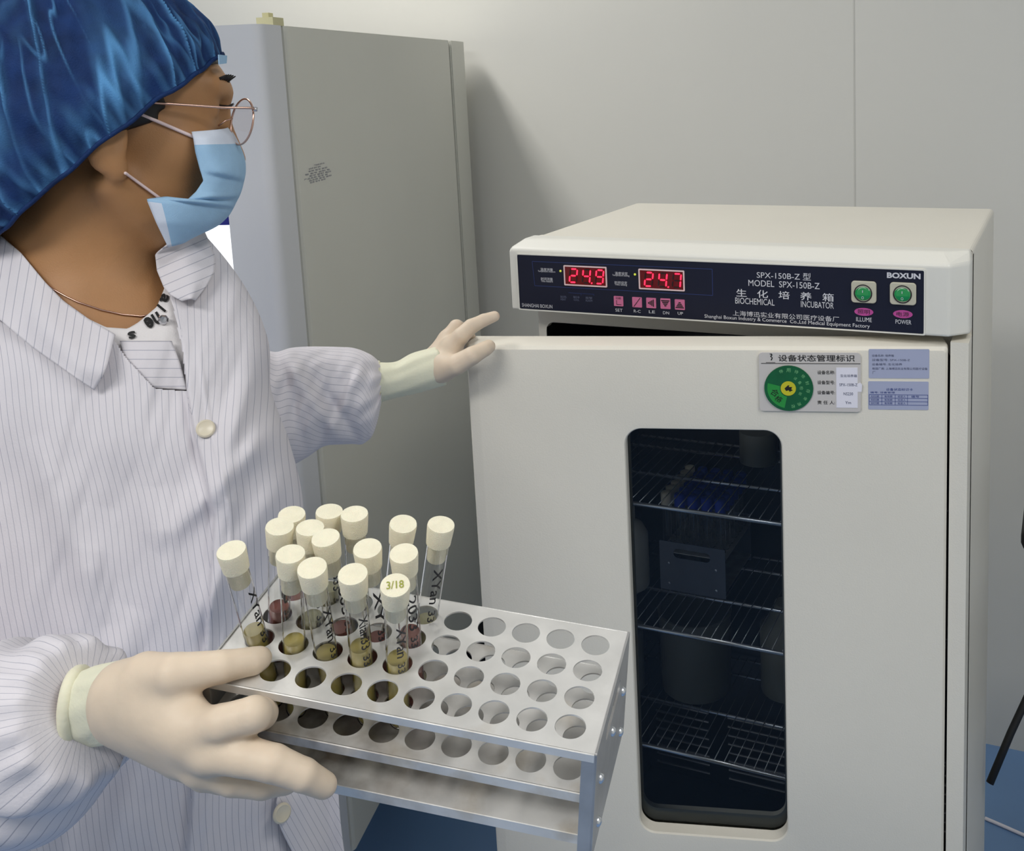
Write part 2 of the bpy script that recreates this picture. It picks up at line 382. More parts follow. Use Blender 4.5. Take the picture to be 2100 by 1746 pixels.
# ------------------------------------------------------------------ the room
def quad_box(name, x0, x1, y0, y1, z0, z1, m): return MB().box(x0, x1, y0, y1, z0, z1).build(name, m)
WY = 2.25
struct(quad_box('floor', -3.6, 1.6, -2.4, WY + 0.1, -0.1, 0, M['floor']))
struct(quad_box('wall_back', -3.6, 1.6, WY, WY + 0.1, 0, 2.7, M['wall']))
struct(quad_box('wall_left', -3.7, -3.6, -2.4, WY + 0.1, 0, 2.7, M['wall']))
struct(quad_box('wall_right', 1.6, 1.7, -2.4, WY + 0.1, 0, 2.7, M['wall']))
struct(quad_box('wall_front', -3.6, 1.6, -2.5, -2.4, 0, 2.7, M['wall']))
struct(quad_box('ceiling', -3.7, 1.7, -2.5, WY + 0.1, 2.7, 2.8, M['ceil']))
xs = onY(1752, 200, WY)[0]
struct(MB().box(xs - 0.0015, xs + 0.0015, WY - 0.0008, WY, 0, 2.7).build('trim_1', M['trim']))

# ------------------------------------------------------------------ tall refrigerator in the corner
A0 = np.array([-1.072219, 1.177668, 0.0]); SD = np.array([-0.272385, 0.962188, 0.0]); SN = np.array([0.962188, 0.272385, 0.0])
ZT, ZB = 1.610, 0.225
def frg(s, o, z): return A0 + SD * s + SN * o + np.array([0, 0, z])      # s depth from the front, o outwards (right side = 0)
fr_ = thing('refrigerator', 'tall grey laboratory refrigerator standing against the wall behind the person', 'refrigerator', frg(0.53, -0.35, 0.0))
mb = MB()
prof = rrect(0.08, 0.915, -0.70, 0.0, 0.008, 3)
mb.prism([(a, b) for a, b in prof], ZB, ZT, lambda a, b, c: frg(a, b, c)); fix_normals(mb.build('body', M['fridge'], fr_))
mb = MB(); P = [(0.932, -0.70), (0.932, -0.001)] + [(1.03 + 0.033 * math.sin(t), -0.034 + 0.033 * math.cos(t)) for t in np.linspace(0, math.pi / 2, 7)] + [(1.063, -0.70)]
mb.prism(P, ZB, ZT, frg); fix_normals(mb.build('rear_panel', M['fridge'], fr_))
mb = MB(); mb.box(0.915, 0.932, -0.69, -0.006, ZB, ZT - 0.003, frg); fix_normals(mb.build('seam', M['black'], fr_))
mb = MB(); mb.box(0.922, 0.926, -0.69, -0.001, ZB, ZT - 0.002, frg); fix_normals(mb.build('seam_strip', M['fridge'], fr_))
# door: frame with a rounded outer corner, lit glass pane with a navy header strip
mb = MB(); rad = 0.018
P = [(0.066, 0.0)] + [(rad - rad * math.sin(t), -rad + rad * math.cos(t)) for t in np.linspace(0, math.pi / 2, 9)] + [(0.0, -0.075), (0.066, -0.075)]
mb.prism(P, ZB, ZT, frg)
mb.prism([(0.0, -0.70), (0.0, -0.62), (0.066, -0.62), (0.066, -0.70)], ZB, ZT, frg)
mb.box(0.0, 0.066, -0.62, -0.075, ZT - 0.05, ZT, frg); mb.box(0.0, 0.066, -0.62, -0.075, ZB, ZB + 0.12, frg)
dr = fix_normals(mb.build('door', M['fridged'], fr_, True, angle=0.6))
fix_normals(MB().box(0.066, 0.08, -0.69, -0.012, ZB, ZT - 0.005, frg).build('door_gasket', M['black'], fr_))
zN = 1.318
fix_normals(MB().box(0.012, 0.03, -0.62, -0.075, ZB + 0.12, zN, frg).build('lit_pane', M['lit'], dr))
fix_normals(MB().box(0.010, 0.03, -0.62, -0.075, zN, ZT - 0.05, frg).build('navy_header_panel', M['navy'], dr))
mb = MB()
for s_, o_ in ((0.1, -0.06), (0.1, -0.64), (0.97, -0.06), (0.97, -0.64)):
    mb.box(s_ - 0.03, s_ + 0.03, o_ - 0.03, o_ + 0.03, 0, ZB, frg)
    fix_normals(MB().box(s_ - 0.03, s_ + 0.03, o_ - 0.03, o_ + 0.03, 0, ZB, frg).build('foot', M['black'], fr_))
lab = MB(); rnd = random.Random(3)
for i, (zz, s0, s1) in enumerate([(1.392, .14, .18), (1.388, .12, .165), (1.384, .118, .19), (1.380, .106, .2), (1.3765, .12, .205), (1.373, .10, .19), (1.3695, .118, .205), (1.366, .12, .18)]):
    fit_text(lab, '产品名称 型号 容积 电压 编号'[i % 5:i % 5 + 9], s0, s1, zz, zz + 0.0026, lambda a, b, c: frg(a, 0.0006, b))
lab.build('rating_label', M['textg'], fr_)
tp = MB(); tp.box(0.05, 0.085, -0.03, -0.004, ZT, ZT + 0.012, frg); tp.box(0.07, 0.085, -0.03, -0.02, ZT + 0.012, ZT + 0.02, frg)
tag(fix_normals(tp.build('tape_scrap', M['stain'], smooth=False)), 'small yellowed scrap of tape on top of the tall refrigerator', 'tape')

# ------------------------------------------------------------------ biochemical incubator
YF, YB = 1.2152, 1.262
inc = thing('incubator', 'cream white incubator cabinet with dark windowed door ajar and red number displays', 'incubator', (-0.40, 1.44, 0.0))
BX0, BX1, ZTOP = -0.690, -0.104, 1.300
mb = MB()
mb.ringplate(rrect(BX0, BX1, 0.08, ZTOP - 0.001, 0.006, 4), rrect(-0.678, -0.128, 0.27, 1.176, 0.012, 4), YB, YB + 0.012, lambda a, b, c: (a, c, b))
R_ = 0.014
O = [(BX0, 0.08), (BX1, 0.08)] + [(BX1 - 0.006 + 0.006 * math.cos(t), ZTOP - 0.006 + 0.006 * math.sin(t)) for t in np.linspace(0, math.pi / 2, 5)] + [(BX0 + R_ - R_ * math.sin(t), ZTOP - R_ + R_ * math.cos(t)) for t in np.linspace(0, math.pi / 2, 6)]
n = len(O); V = [(a, YB, b) for a, b in O] + [(a, 1.612, b) for a, b in O]
mb.add(V, [(i, (i + 1) % n, n + (i + 1) % n, n + i) for i in range(n)] + [tuple(range(n, 2 * n))])
mb.box(-0.1243, BX1, 1.2205, YB, 0.275, 1.196)
fix_normals(mb.build('cabinet_body', M['white'], inc))
mb = MB(); x0, x1, z0, z1 = -0.677, -0.129, 0.271, 1.175
mb.add([(x0, YB, z0), (x1, YB, z0), (x1, YB, z1), (x0, YB, z1), (x0, 1.575, z0), (x1, 1.575, z0), (x1, 1.575, z1), (x0, 1.575, z1)],
       [(0, 1, 5, 4), (1, 2, 6, 5), (2, 3, 7, 6), (3, 0, 4, 7), (4, 5, 6, 7)])
mb.build('inner_chamber', M['chamber'], inc)
mb = MB()
for i in range(8):
    z = 0.290 + 0.0165 * i
    for k in range(4):
        a = -0.66 + k * 0.135
        mb.tube([(a, 1.570, z), (a + 0.10, 1.570, z)], 0.0026, 8)
mb.build('vent_louvres', M['wire'], inc)
for x in (BX0 + 0.05, BX1 - 0.05):
    for y in (YB + 0.05, 1.56):
        MB().lathe([(0, 0), (0.022, 0), (0.022, 0.02), (0.014, 0.025), (0.014, 0.08), (0, 0.08)], (x, y, 0), (0, 0, 1), 16).build('foot', M['black'], inc)
# header (control housing) with bevelled top and chamfered right end
lv = [(-0.7053, YF, 1.203, -0.1261, -0.104, 1.236), (-0.7053, YF, 1.2875, -0.1261, -0.104, 1.236), (-0.703, YF + 0.004, 1.2905, -0.127, -0.1045, 1.237), (-0.690, YF + 0.020, 1.3005, -0.135, -0.106, 1.246)]
V = []; 
for (xl, yf, z, xr, xr2, y2) in lv: V += [(xl, yf, z), (xr, yf, z), (xr2, y2, z), (xr2, YB, z), (xl, YB, z)]
F = [(4, 3, 2, 1, 0)] + [tuple(15 + k for k in range(5))]
for i in range(3):
    for k in range(5):
        j = (k + 1) % 5; F.append((i * 5 + k, i * 5 + j, i * 5 + 5 + j, i * 5 + 5 + k))
hd = mk('header_housing', V, F, M['header'], inc); fix_normals(hd)
bv = hd.modifiers.new('bevel', 'BEVEL'); bv.width = 0.003; bv.segments = 3; bv.limit_method = 'ANGLE'; bv.angle_limit = 0.5
# control panel and its prints
PYF = YF - 0.0012
def pp(u, v):
    p = onY(u, v, PYF); return p[0], p[2]
def pf(lift): return lambda a, b, c: (a, PYF - lift - c, b)
mb = MB(); mb.prism(rrect(-0.6915, -0.1540, 1.2056, 1.2805, 0.0015, 3), PYF, YF + 0.001, lambda a, b, c: (a, c, b))
cp = fix_normals(mb.build('control_panel', M['panel'], inc))
mb = MB()
mb.ringplate(rrect(-0.6935, -0.1520, 1.2036, 1.2825, 0.002, 3), rrect(-0.6918, -0.1537, 1.2053, 1.2808, 0.0015, 3), YF - 0.0016, YF + 0.001, lambda a, b, c: (a, c, b))
fix_normals(mb.build('panel_trim', M['header'], inc))
def ptext(mb, sv, ul, vl, ur, vr, hpx, bold=0.0, lift=0.0004):
    xl, zl = pp(ul, vl); xr, zr = pp(ur, vr); z = (zl + zr) / 2; d = np.dot(RC[2], np.array([(xl + xr) / 2, PYF, z]) - CAM); h = hpx * d / FPX
    fit_text(mb, sv, xl, xr, z - h / 2, z + h / 2, pf(lift), bold)
for a in [('SPX-150B-Z 型', 1552, 564, 1663, 567, 15), ('MODEL  SPX-150B-Z', 1535, 581, 1681, 586, 13), ('生   化   培   养   箱', 1510, 601, 1710, 610, 17, 0.006),
          ('BIOCHEMICAL', 1508, 617, 1588.5, 620, 13), ('INCUBATOR', 1642.6, 624.7, 1710, 626, 13), ('上海博迅实业有限公司医疗设备厂', 1503, 643, 1721, 654, 11),
          ('Shanghai Boxun Industry & Commerce  Co.,Ltd Medical Equipment Factory', 1445, 650, 1784, 669.5, 10), ('BOXUN', 1819, 565, 1888, 566.5, 12, 0.04),
          ('ILLUME', 1756, 655, 1788, 656, 9), ('POWER', 1836.5, 660, 1869, 661, 9), ('SHANGHAI BOXUN', 1070.7, 625.6, 1133, 629, 7.5),
          ('温度测量', 1108.6, 552.7, 1134, 553, 6), ('Temperature measure', 1103.5, 556.6, 1139, 558, 4.5), ('时间测量', 1109.7, 572, 1133.8, 572.6, 6), ('Time measure', 1109.7, 576.3, 1134, 577, 4.5),
          ('温度设定', 1261.2, 560, 1287.5, 561.7, 6), ('Temperature setting', 1256, 564.6, 1291, 566.3, 4.5), ('时间设定', 1260.8, 579, 1286.4, 580.7, 6), ('Time setting', 1261, 584, 1286, 585, 4.5),
          ('SET', 1262.3, 636, 1277, 636.5, 6.5), ('R-C', 1300, 638, 1314, 638.8, 6), ('LE', 1331, 639.4, 1343.4, 640, 6), ('DN', 1360, 641.6, 1372.5, 642, 6), ('UP', 1390, 642.7, 1401, 643, 6)]:
    mb = MB(); ptext(mb, *a); mb.build('lettering', M['text'], cp)
for a in [('加热', 1149, 608.5, 1162, 609.5, 5), ('HEAT', 1150, 614, 1161, 614.6, 4), ('制冷', 1176, 609.5, 1189, 610, 5), ('COOL', 1177, 615, 1188, 615.5, 4), ('报警', 1201, 611, 1215, 611.6, 5), ('ALARM', 1201, 616.6, 1215, 617, 4)]:
    mb = MB(); ptext(mb, *a); mb.build('lettering', M['textg'], cp)
def ribbon(mb, pts, wd, lift=0.0003, closed=False):
    P = [np.array(pp(*p)) for p in pts]
    for a, b in zip(P, (P[1:] + P[:1]) if closed else P[1:]):
        t = (b - a) / np.linalg.norm(b - a); nn = np.array([-t[1], t[0]]) * wd / 2
        mb.add([pf(lift)(*(a + nn), 0), pf(lift)(*(b + nn), 0), pf(lift)(*(b - nn), 0), pf(lift)(*(a - nn), 0)], [(0, 1, 2, 3)])
mb = MB(); ribbon(mb, [(1091.5, 536.2), (1460.6, 552.2), (1461.7, 606), (1097, 586)], 0.0006, closed=True); ribbon(mb, [(1166, 600.4), (1218, 603.7), (1218, 607)], 0.0004); ribbon(mb, [(1192, 602), (1192, 606)], 0.0004)
mb.build('panel_outline', M['pblue'], cp)
SEGS = {'2': 'abged', '4': 'fgbc', '9': 'abcdfg', '7': 'abc'}
def display(corn, digits):
    P = [np.array(pp(*c)) for c in corn]        # TL TR BR BL
    xl = (P[0][0] + P[3][0]) / 2; xr = (P[1][0] + P[2][0]) / 2; zt = (P[0][1] + P[1][1]) / 2; zb = (P[2][1] + P[3][1]) / 2
    mb = MB(); bw = 0.0017
    mb.ringplate(rrect(xl, xr, zb, zt, 0.0012, 3), rrect(xl + bw, xr - bw, zb + bw, zt - bw, 0.0006, 3), PYF - 0.0012, PYF, lambda a, b, c: (a, c, b))
    fix_normals(mb.build('display_frame', M['dframe'], cp))
    mb = MB(); mb.box(xl + bw, xr - bw, PYF - 0.0004, PYF, zb + bw, zt - bw); fix_normals(mb.build('display_screen', M['dback'], cp))
    on, offm = MB(), MB()
    W_, H_ = xr - xl, zt - zb; dw = W_ * 0.165; dh = H_ * 0.66; t = dw * 0.19; sl = 0.12
    for k, ch in enumerate(digits):
        cx = xl + W_ * (0.23 + 0.305 * k) - 0.0004; cz = (zt + zb) / 2 + H_ * 0.0
        def q(x, z): return (cx + x + sl * z, PYF - 0.0009, cz + z)
        def hseg(z): return [q(-dw / 2 + t * .7, z), q(-dw / 2 + t * 1.2, z + t / 2), q(dw / 2 - t * 1.2, z + t / 2), q(dw / 2 - t * .7, z), q(dw / 2 - t * 1.2, z - t / 2), q(-dw / 2 + t * 1.2, z - t / 2)]
        def vseg(x, za, zb_): return [q(x, za - t * .3), q(x + t / 2, za - t * .8), q(x + t / 2, zb_ + t * .8), q(x, zb_ + t * .3), q(x - t / 2, zb_ + t * .8), q(x - t / 2, za - t * .8)]
        S = dict(a=hseg(dh / 2), g=hseg(0), d=hseg(-dh / 2), f=vseg(-dw / 2, dh / 2, 0), b=vseg(dw / 2, dh / 2, 0), e=vseg(-dw / 2, 0, -dh / 2), c=vseg(dw / 2, 0, -dh / 2))
        for nm, pts in S.items(): (on if nm in SEGS[ch] else offm).add(pts, [tuple(range(6))])
        if k == 1:
            on.add([q(dw * .72, -dh / 2 - t * .5), q(dw * .72 + t, -dh / 2 - t * .5), q(dw * .72 + t, -dh / 2 + t * .5), q(dw * .72, -dh / 2 + t * .5)], [(0, 1, 2, 3)])
    on.build('lit_digits', M['seg'], cp); offm.build('unlit_segments', M['segoff'], cp)
display([(1155.7, 543.5), (1244.4, 547.9), (1245.5, 589.5), (1158.3, 585)], '249')
display([(1309, 551), (1403.6, 555), (1404.7, 597.6), (1311.6, 592.8)], '247')
for u, v in ((1149.5, 556), (1302.2, 563)):
    x, z = pp(u, v); MB().lathe([(0.0016, 0), (0.0014, 0.0008), (0.0006, 0.0013), (0, 0.0014)], (x, PYF, z), (0, -1, 0), 12).build('indicator_lamp', M['led'], cp)
keys = [(1259, 607.7, 1278.8, 627.8, 's'), (1296.7, 609.9, 1317, 630, '/'), (1325.5, 611.4, 1346, 631.5, 'l'), (1354.5, 612.5, 1375.5, 633.3, 'd'), (1384, 614.7, 1404.8, 635, 'u')]
for (u0, v0, u1, v1, kind) in keys:
    x0, z1 = pp(u0, v0); x1, z0 = pp(u1, v1); cx, cz = (x0 + x1) / 2, (z0 + z1) / 2; h = (x1 - x0) / 2
    mb = MB(); mb.prism(rrect(cx - h, cx + h, cz - h, cz + h, 0.0008, 3), PYF - 0.0008, PYF, lambda a, b, c: (a, c, b)); fix_normals(mb.build('key', M['pink'], cp))
    g = MB(); L = pf(0.0011)
    def poly(pts): g.add([L(cx + a * h, cz + b * h, 0) for a, b in pts], [tuple(range(len(pts)))])
    if kind == '/': poly([(-.75, -.85), (-.62, -.9), (.75, .85), (.62, .9)])
    elif kind in 'ud':
        sgn = 1 if kind == 'u' else -1
        for i in range(4):
            wd = .18 + .2 * i; y = .5 - .32 * i; poly([(-wd, sgn * (y)), (wd, sgn * y), (wd + .1, sgn * (y - .22)), (-wd - .1, sgn * (y - .22))][::sgn])
    elif kind == 'l':
        for i in range(4):
            wd = .14 + .17 * i; x = -.6 + .32 * i; poly([(x, -wd), (x + .22, -wd - .1), (x + .22, wd + .1), (x, wd)])
    else:
        fit_text(g, '功能', cx - h * .6, cx + h * .6, cz + h * .4, cz + h * .85, L); poly([(-.45, -.7), (.6, -.7), (.6, -.6), (-.45, -.6)]); poly([(-.45, -.6), (-.35, -.6), (-.35, .2), (-.45, .2)])
    g.build('key_symbol', M['textd'], cp)
for (u0, v0, u1, v1, cu, cv, ou, ov, tx) in ((1746.5, 575, 1797.9, 622, 1771, 600.5, 1771.6, 639.7, '照明'), (1825.6, 578, 1879.3, 626, 1851.6, 602.5, 1851.6, 644.4, '电源')):
    x0, z1 = pp(u0, v0); x1, z0 = pp(u1, v1); cx, cz = pp(cu, cv)
    mb = MB(); mb.prism(rrect(x0, x1, z0, z1, 0.004, 5), PYF - 0.0035, PYF, lambda a, b, c: (a, c, b)); bz = fix_normals(mb.build('switch_bezel', M['bezel'], cp))
    b2 = bz.modifiers.new('bevel', 'BEVEL'); b2.width = 0.001; b2.segments = 2; b2.limit_method = 'ANGLE'
    MB().lathe([(0.0108, 0.0036), (0.0108, 0.0042), (0.0098, 0.0045), (0.0094, 0.0030), (0, 0.0030)], (cx, PYF, cz), (0, -1, 0), 30).build('switch_ring', M['black'], cp, True)
    V = []; F = []; nr, na = 6, 30
    for i in range(nr + 1):
        for k in range(na):
            r = 0.0092 * i / nr; a = 2 * math.pi * k / na; x, z = r * math.cos(a), r * math.sin(a)
            y = 0.0062 - abs(z + 0.002) * 0.28 - (0.0012 if i == nr else 0); V.append((cx + x, PYF - y, cz + z))
    for i in range(nr):
        for k in range(na): F.append((i * na + k, (i + 1) * na + k, (i + 1) * na + (k + 1) % na, i * na + (k + 1) % na))
    fix_normals(mk('switch_rocker', V, F, M['green'], cp, True))
    g = MB(); fit_text(g, 'I', cx - 0.0004, cx + 0.0004, cz + 0.0012, cz + 0.0042, pf(0.0066)); fit_text(g, 'O', cx - 0.0014, cx + 0.0014, cz - 0.0066, cz - 0.0032, pf(0.0062)); g.build('switch_marks', M['text'], cp)
    ox, oz = pp(ou, ov); mb = MB(); mb.prism(ellipse(ox, oz, 0.0112, 0.0048), PYF - 0.0006, PYF, lambda a, b, c: (a, c, b)); fix_normals(mb.build('legend_oval', M['magenta'], cp))
    g = MB(); fit_text(g, tx, ox - 0.0072, ox + 0.0072, oz - 0.0027, oz + 0.0027, pf(0.0008)); g.build('legend_text', M['textd'], cp)
# door, hinged on the right and standing ajar
HG = np.array([-0.1244, YF, 0.0]); TH = 0.260283; DD = np.array([math.cos(TH), math.sin(TH), 0]); DN = np.array([-math.sin(TH), math.cos(TH), 0])
def dfr(a, b, c): return HG + DD * a + DN * c + np.array([0, 0, b])
DZ0, DZ1 = 0.275, 1.1925
win = rrect(-0.3862, -0.1952, 0.5365, 1.0865, 0.021, 10)
def match(inner, x0, x1, y0, y1, r):        # rounded outer loop with the same corner structure
    return rrect(x0, x1, y0, y1, r, 10)
mb = MB(); steps = [(0.0, 0.0), (-0.586, 0)]
out0 = match(win, -0.586 + 0.016, -0.005, DZ0 + 0.006, DZ1 - 0.0055, 0.004); outI = match(win, -0.586 + 0.018, -0.007, DZ0 + 0.008, DZ1 - 0.0075, 0.004); out1 = match(win, -0.586 + 0.004, -0.0015, DZ0 + 0.002, DZ1 - 0.0016, 0.004)
out2 = match(win, -0.586, 0.0, DZ0, DZ1, 0.004); N = len(win)
win2 = [(a * 1, b) for a, b in rrect(-0.3875, -0.1939, 0.5352, 1.0878, 0.022, 10)]
loops = [(win, 0.020), (win, 0.003), (win2, 0.0008), (rrect(-0.395, -0.187, 0.528, 1.095, 0.028, 10), 0.0), (outI, 0.0), (out0, 0.0003), (out1, 0.0045), (out2, 0.013), (out2, 0.045), (win, 0.045), (win, 0.030)]
V = []; F = []
for lp, c in loops: V += [dfr(a, b, c) for a, b in lp]
for i in range(len(loops) - 1):
    for k in range(N): F.append((i * N + k, i * N + (k + 1) % N, (i + 1) * N + (k + 1) % N, (i + 1) * N + k))
door = fix_normals(mk('door', V, F, M['white'], inc, True, angle=0.5))
for p_ in door.data.polygons:
    if p_.index >= 8 * N: p_.use_smooth = False
mk('window_glass', [dfr(a, b, 0.022) for a, b in win], [tuple(range(N))], M['glass'], door)
mb = MB(); mb.ringplate(rrect(-0.3872, -0.1942, 0.5355, 1.0875, 0.021, 10), rrect(-0.3842, -0.1972, 0.5525, 1.0845, 0.019, 10), 0.0262, 0.034, dfr)
fix_normals(mb.build('window_gasket', M['gasket'], door))
mb = MB(); mb.ringplate(rrect(-0.565, -0.02, DZ0 + 0.02, DZ1 - 0.02, 0.01, 4), rrect(-0.545, -0.04, DZ0 + 0.04, DZ1 - 0.04, 0.01, 4), 0.0455, 0.053, dfr)
fix_normals(mb.build('door_gasket', M['gasket'], door))
# status plate
def dpx(u, v):
    p = onplane(u, v, HG, DN) - HG; return np.dot(p, DD), p[2]
def df(l): return lambda a, b, c: dfr(a, b, -l - c)
a0, b1 = dpx(1556, 722); a1, b0 = dpx(1765, 843.5)
mb = MB(); mb.prism(rrect(a0, a1, b0, b1, 0.004, 5), -0.003, 0.0, dfr); sp = fix_normals(mb.build('status_plate', M['plate'], inc))
def dtext(mb, sv, ul, vl, ur, vr, hpx, bold=0, lift=0.0034, rot=0):
    xl, zl = dpx(ul, vl); xr, zr = dpx(ur, vr); z = (zl + zr) / 2; d = np.dot(RC[2], dfr((xl + xr) / 2, z, 0) - CAM); h = hpx * d / FPX
    fit_text(mb, sv, xl, xr, z - h / 2, z + h / 2, df(lift), bold, 0, rot)
mb = MB(); dtext(mb, '设备状态管理标识', 1596, 733, 1752.4, 733.6, 14, 0.008)
for a in (('设备名称:', 1676, 762.5, 1712, 762.5, 8), ('设备型号:', 1676, 783, 1712, 783, 8), ('设备编号:', 1676, 803.6, 1712, 803.6, 8), ('责 任 人:', 1676, 824, 1712, 824, 8)): dtext(mb, *a, 0.006)
p0 = dpx(1561, 744); p1 = dpx(1764, 744.5); mb.box(p0[0], p1[0], 0.0032, 0.0034, p0[1] - 0.0003, p0[1] + 0.0003, lambda a, c, b: dfr(a, b, -c))
cu, cv = dpx(1581, 731)
mb.add([df(0.0034)(cu + x * 0.001, cv + z * 0.001, 0) for x, z in [(-2, 4), (1, 4.2), (2, 2.5), (.6, .8), (2.2, -1), (1, -4), (-.5, -4), (1, -1), (-1, .8), (.6, 2.6)]], [tuple(range(10))])
mb.box(cu - 0.006, cu + 0.005, 0.0032, 0.0034, cv - 0.0068, cv - 0.0064, lambda a, c, b: dfr(a, b, -c))
mb.build('plate_lettering', M['textd'], sp)
dc, dz = dpx(1617.4, 794.5); dr_ = 0.0288
mb = MB(); mb.prism(ellipse(dc, dz, dr_, dr_ * 0.97, 48), -0.0046, -0.003, dfr); fix_normals(mb.build('status_dial', M['dialg'], sp))
mb = MB(); A = np.linspace(math.radians(165), math.radians(258), 14)
mb.add([df(0.0048)(dc + .88 * dr_ * math.cos(t), dz + .86 * dr_ * math.sin(t), 0) for t in A] + [df(0.0048)(dc + .36 * dr_ * math.cos(t), dz + .36 * dr_ * math.sin(t), 0) for t in A[::-1]], [tuple(range(28))])
mb.build('dial_window', M['dialw'], sp)
mb = MB(); mb.prism(ellipse(dc - 0.0005, dz, 0.009, 0.0088, 32), -0.0052, -0.0046, dfr); fix_normals(mb.build('dial_hub', M['dialy'], sp))
g = MB()
for ch, rr, ang in (('合', .62, 200), ('格', .62, 228)):
    x, z = dc + rr * dr_ * math.cos(math.radians(ang)), dz + rr * dr_ * math.sin(math.radians(ang)); fit_text(g, ch, x - 0.0048, x + 0.0048, z - 0.0044, z + 0.0044, df(0.0050), 0.006, 0, math.radians(-35))
g.add([df(0.0054)(dc + x * 0.001, dz + z * 0.001, 0) for x, z in [(-5, 0), (-1, 4), (1, 4), (0, 2), (4, 2), (3, -1), (5, -2), (1, -4), (0, -2), (-3, -3)]], [tuple(range(10))])
g.build('dial_print', M['textd'], sp)
g = MB()
for ch, ang in zip('停用待修封存使用校', (112, 90, 66, 42, 18, -8, -34, -58, -78)):
    x, z = dc + .8 * dr_ * math.cos(math.radians(ang)), dz + .78 * dr_ * math.sin(math.radians(ang)); fit_text(g, ch, x - 0.0024, x + 0.0024, z - 0.0024, z + 0.0024, df(0.0049), 0, 0, math.radians(ang - 90))
for ch, ang in zip('设备检验', (58, 30, 2, -26)):
    x, z = dc + .52 * dr_ * math.cos(math.radians(ang)), dz + .5 * dr_ * math.sin(math.radians(ang)); fit_text(g, ch, x - 0.0021, x + 0.0021, z - 0.0021, z + 0.0021, df(0.0049), 0, 0, math.radians(ang - 90))
g.build('dial_ring_text', M['dialt'], sp)
x0, z1 = dpx(1714.5, 752.5); x1, z0 = dpx(1758.6, 835)
mb = MB(); mb.prism([(x0, z0), (x1, z0), (x1, z0 + (z1 - z0) * .4), (x1 + 0.0045, z0 + (z1 - z0) * .4), (x1 + 0.0052, z0 + (z1 - z0) * .58), (x1 + 0.003, z0 + (z1 - z0) * .63), (x1, z0 + (z1 - z0) * .6), (x1, z1), (x0, z1)], -0.0034, -0.003, dfr)
fix_normals(mb.build('paper_slip', M['paper'], sp))
g = MB()
for a in (('生化培养箱', 1723, 769, 1757, 769.4, 6), ('SPX-150B-Z', 1721, 787.4, 1758, 787.6, 6), ('NS230', 1729.6, 806, 1749, 806, 6), ('Ym', 1733, 824, 1745, 824, 6)): dtext(g, *a, 0, 0.0037)
g.build('slip_text', M['textg'], sp)
def blue_label(u0, v0, u1, v1):
    x0, z1 = dpx(u0, v0); x1, z0 = dpx(u1, v1)
    mb = MB(); mb.prism(rrect(x0, x1, z0, z1, 0.0012, 3), -0.0005, 0, dfr); return fix_normals(mb.build('door_label', M['blabel'], inc))
L1 = blue_label(1781.5, 716, 1905.5, 776.5); L2 = blue_label(1780.5, 782, 1904, 841)
g = MB()
for a in (('设备名称: 培养箱', 1788, 729, 1833, 729.5, 5), ('设备型号: SPX-150B-Z', 1788, 738, 1866, 738.3, 5), ('设备编号: 生化培养', 1788, 747, 1850, 747.3, 5), ('制造厂商: 上海博迅实业有限公司医疗设备', 1789, 755.5, 1902, 756.5, 5), ('厂', 1789, 764, 1795, 764.3, 6)): dtext(g, *a, 0, 0.0008)
g.build('label_text', M['textg'], L1)
g = MB(); dtext(g, '设备状态标识卡', 1817, 798.5, 1872, 799, 5.5, 0, 0.0008); dtext(g, '编号: 设备管理', 1785, 804.5, 1835, 805, 4, 0, 0.0008)
tx0, tz1 = dpx(1782.6, 809); tx1, tz0 = dpx(1902.5, 831.3)
for k in range(4):
    z = tz0 + (tz1 - tz0) * k / 3; g.box(tx0, tx1, 0.0006, 0.0008, z - 0.0002, z + 0.0002, lambda a, c, b: dfr(a, b, -c))
for f_ in (0, .215, .445, .655, 1):
    x = tx0 + (tx1 - tx0) * f_; g.box(x - 0.0002, x + 0.0002, 0.0006, 0.0008, tz0, tz1, lambda a, c, b: dfr(a, b, -c))
for r_ in range(3):
    for c_, sv in enumerate(('检定日期', '有效期', '检定人', '编号')):
        xa = tx0 + (tx1 - tx0) * (.03 + .23 * c_); zz = tz1 - (tz1 - tz0) * (r_ + .5) / 3
        if c_ < 3 or r_ == 0: fit_text(g, sv, xa, xa + 0.009, zz - 0.0013, zz + 0.0013, df(0.0008))
g.build('label_table', M['textbl'], L2)
# wire shelves
SH = [0.906, 0.7155, 0.525]
for zi, z in enumerate(SH):
    mb = MB()
    for y, r in ((1.30, 0.0034), (1.41, 0.0028), (1.52, 0.0026), (1.565, 0.0022)): mb.tube([(-0.672, y, z - 0.002), (-0.134, y, z - 0.002)], r, 8)
    for i in range(36):
        x = -0.665 + i * 0.0149; mb.tube([(x, 1.30, z + 0.0015), (x, 1.57, z + 0.0015)], 0.0008, 6)
    mb.build('wire_shelf', M['wire'], inc, True)
mb = MB(); z = 0.41
mb.tube([(-0.672, 1.29, z), (-0.134, 1.29, z)], 0.0028, 8)
mb.build('lower_rail', M['wire'], inc, True)

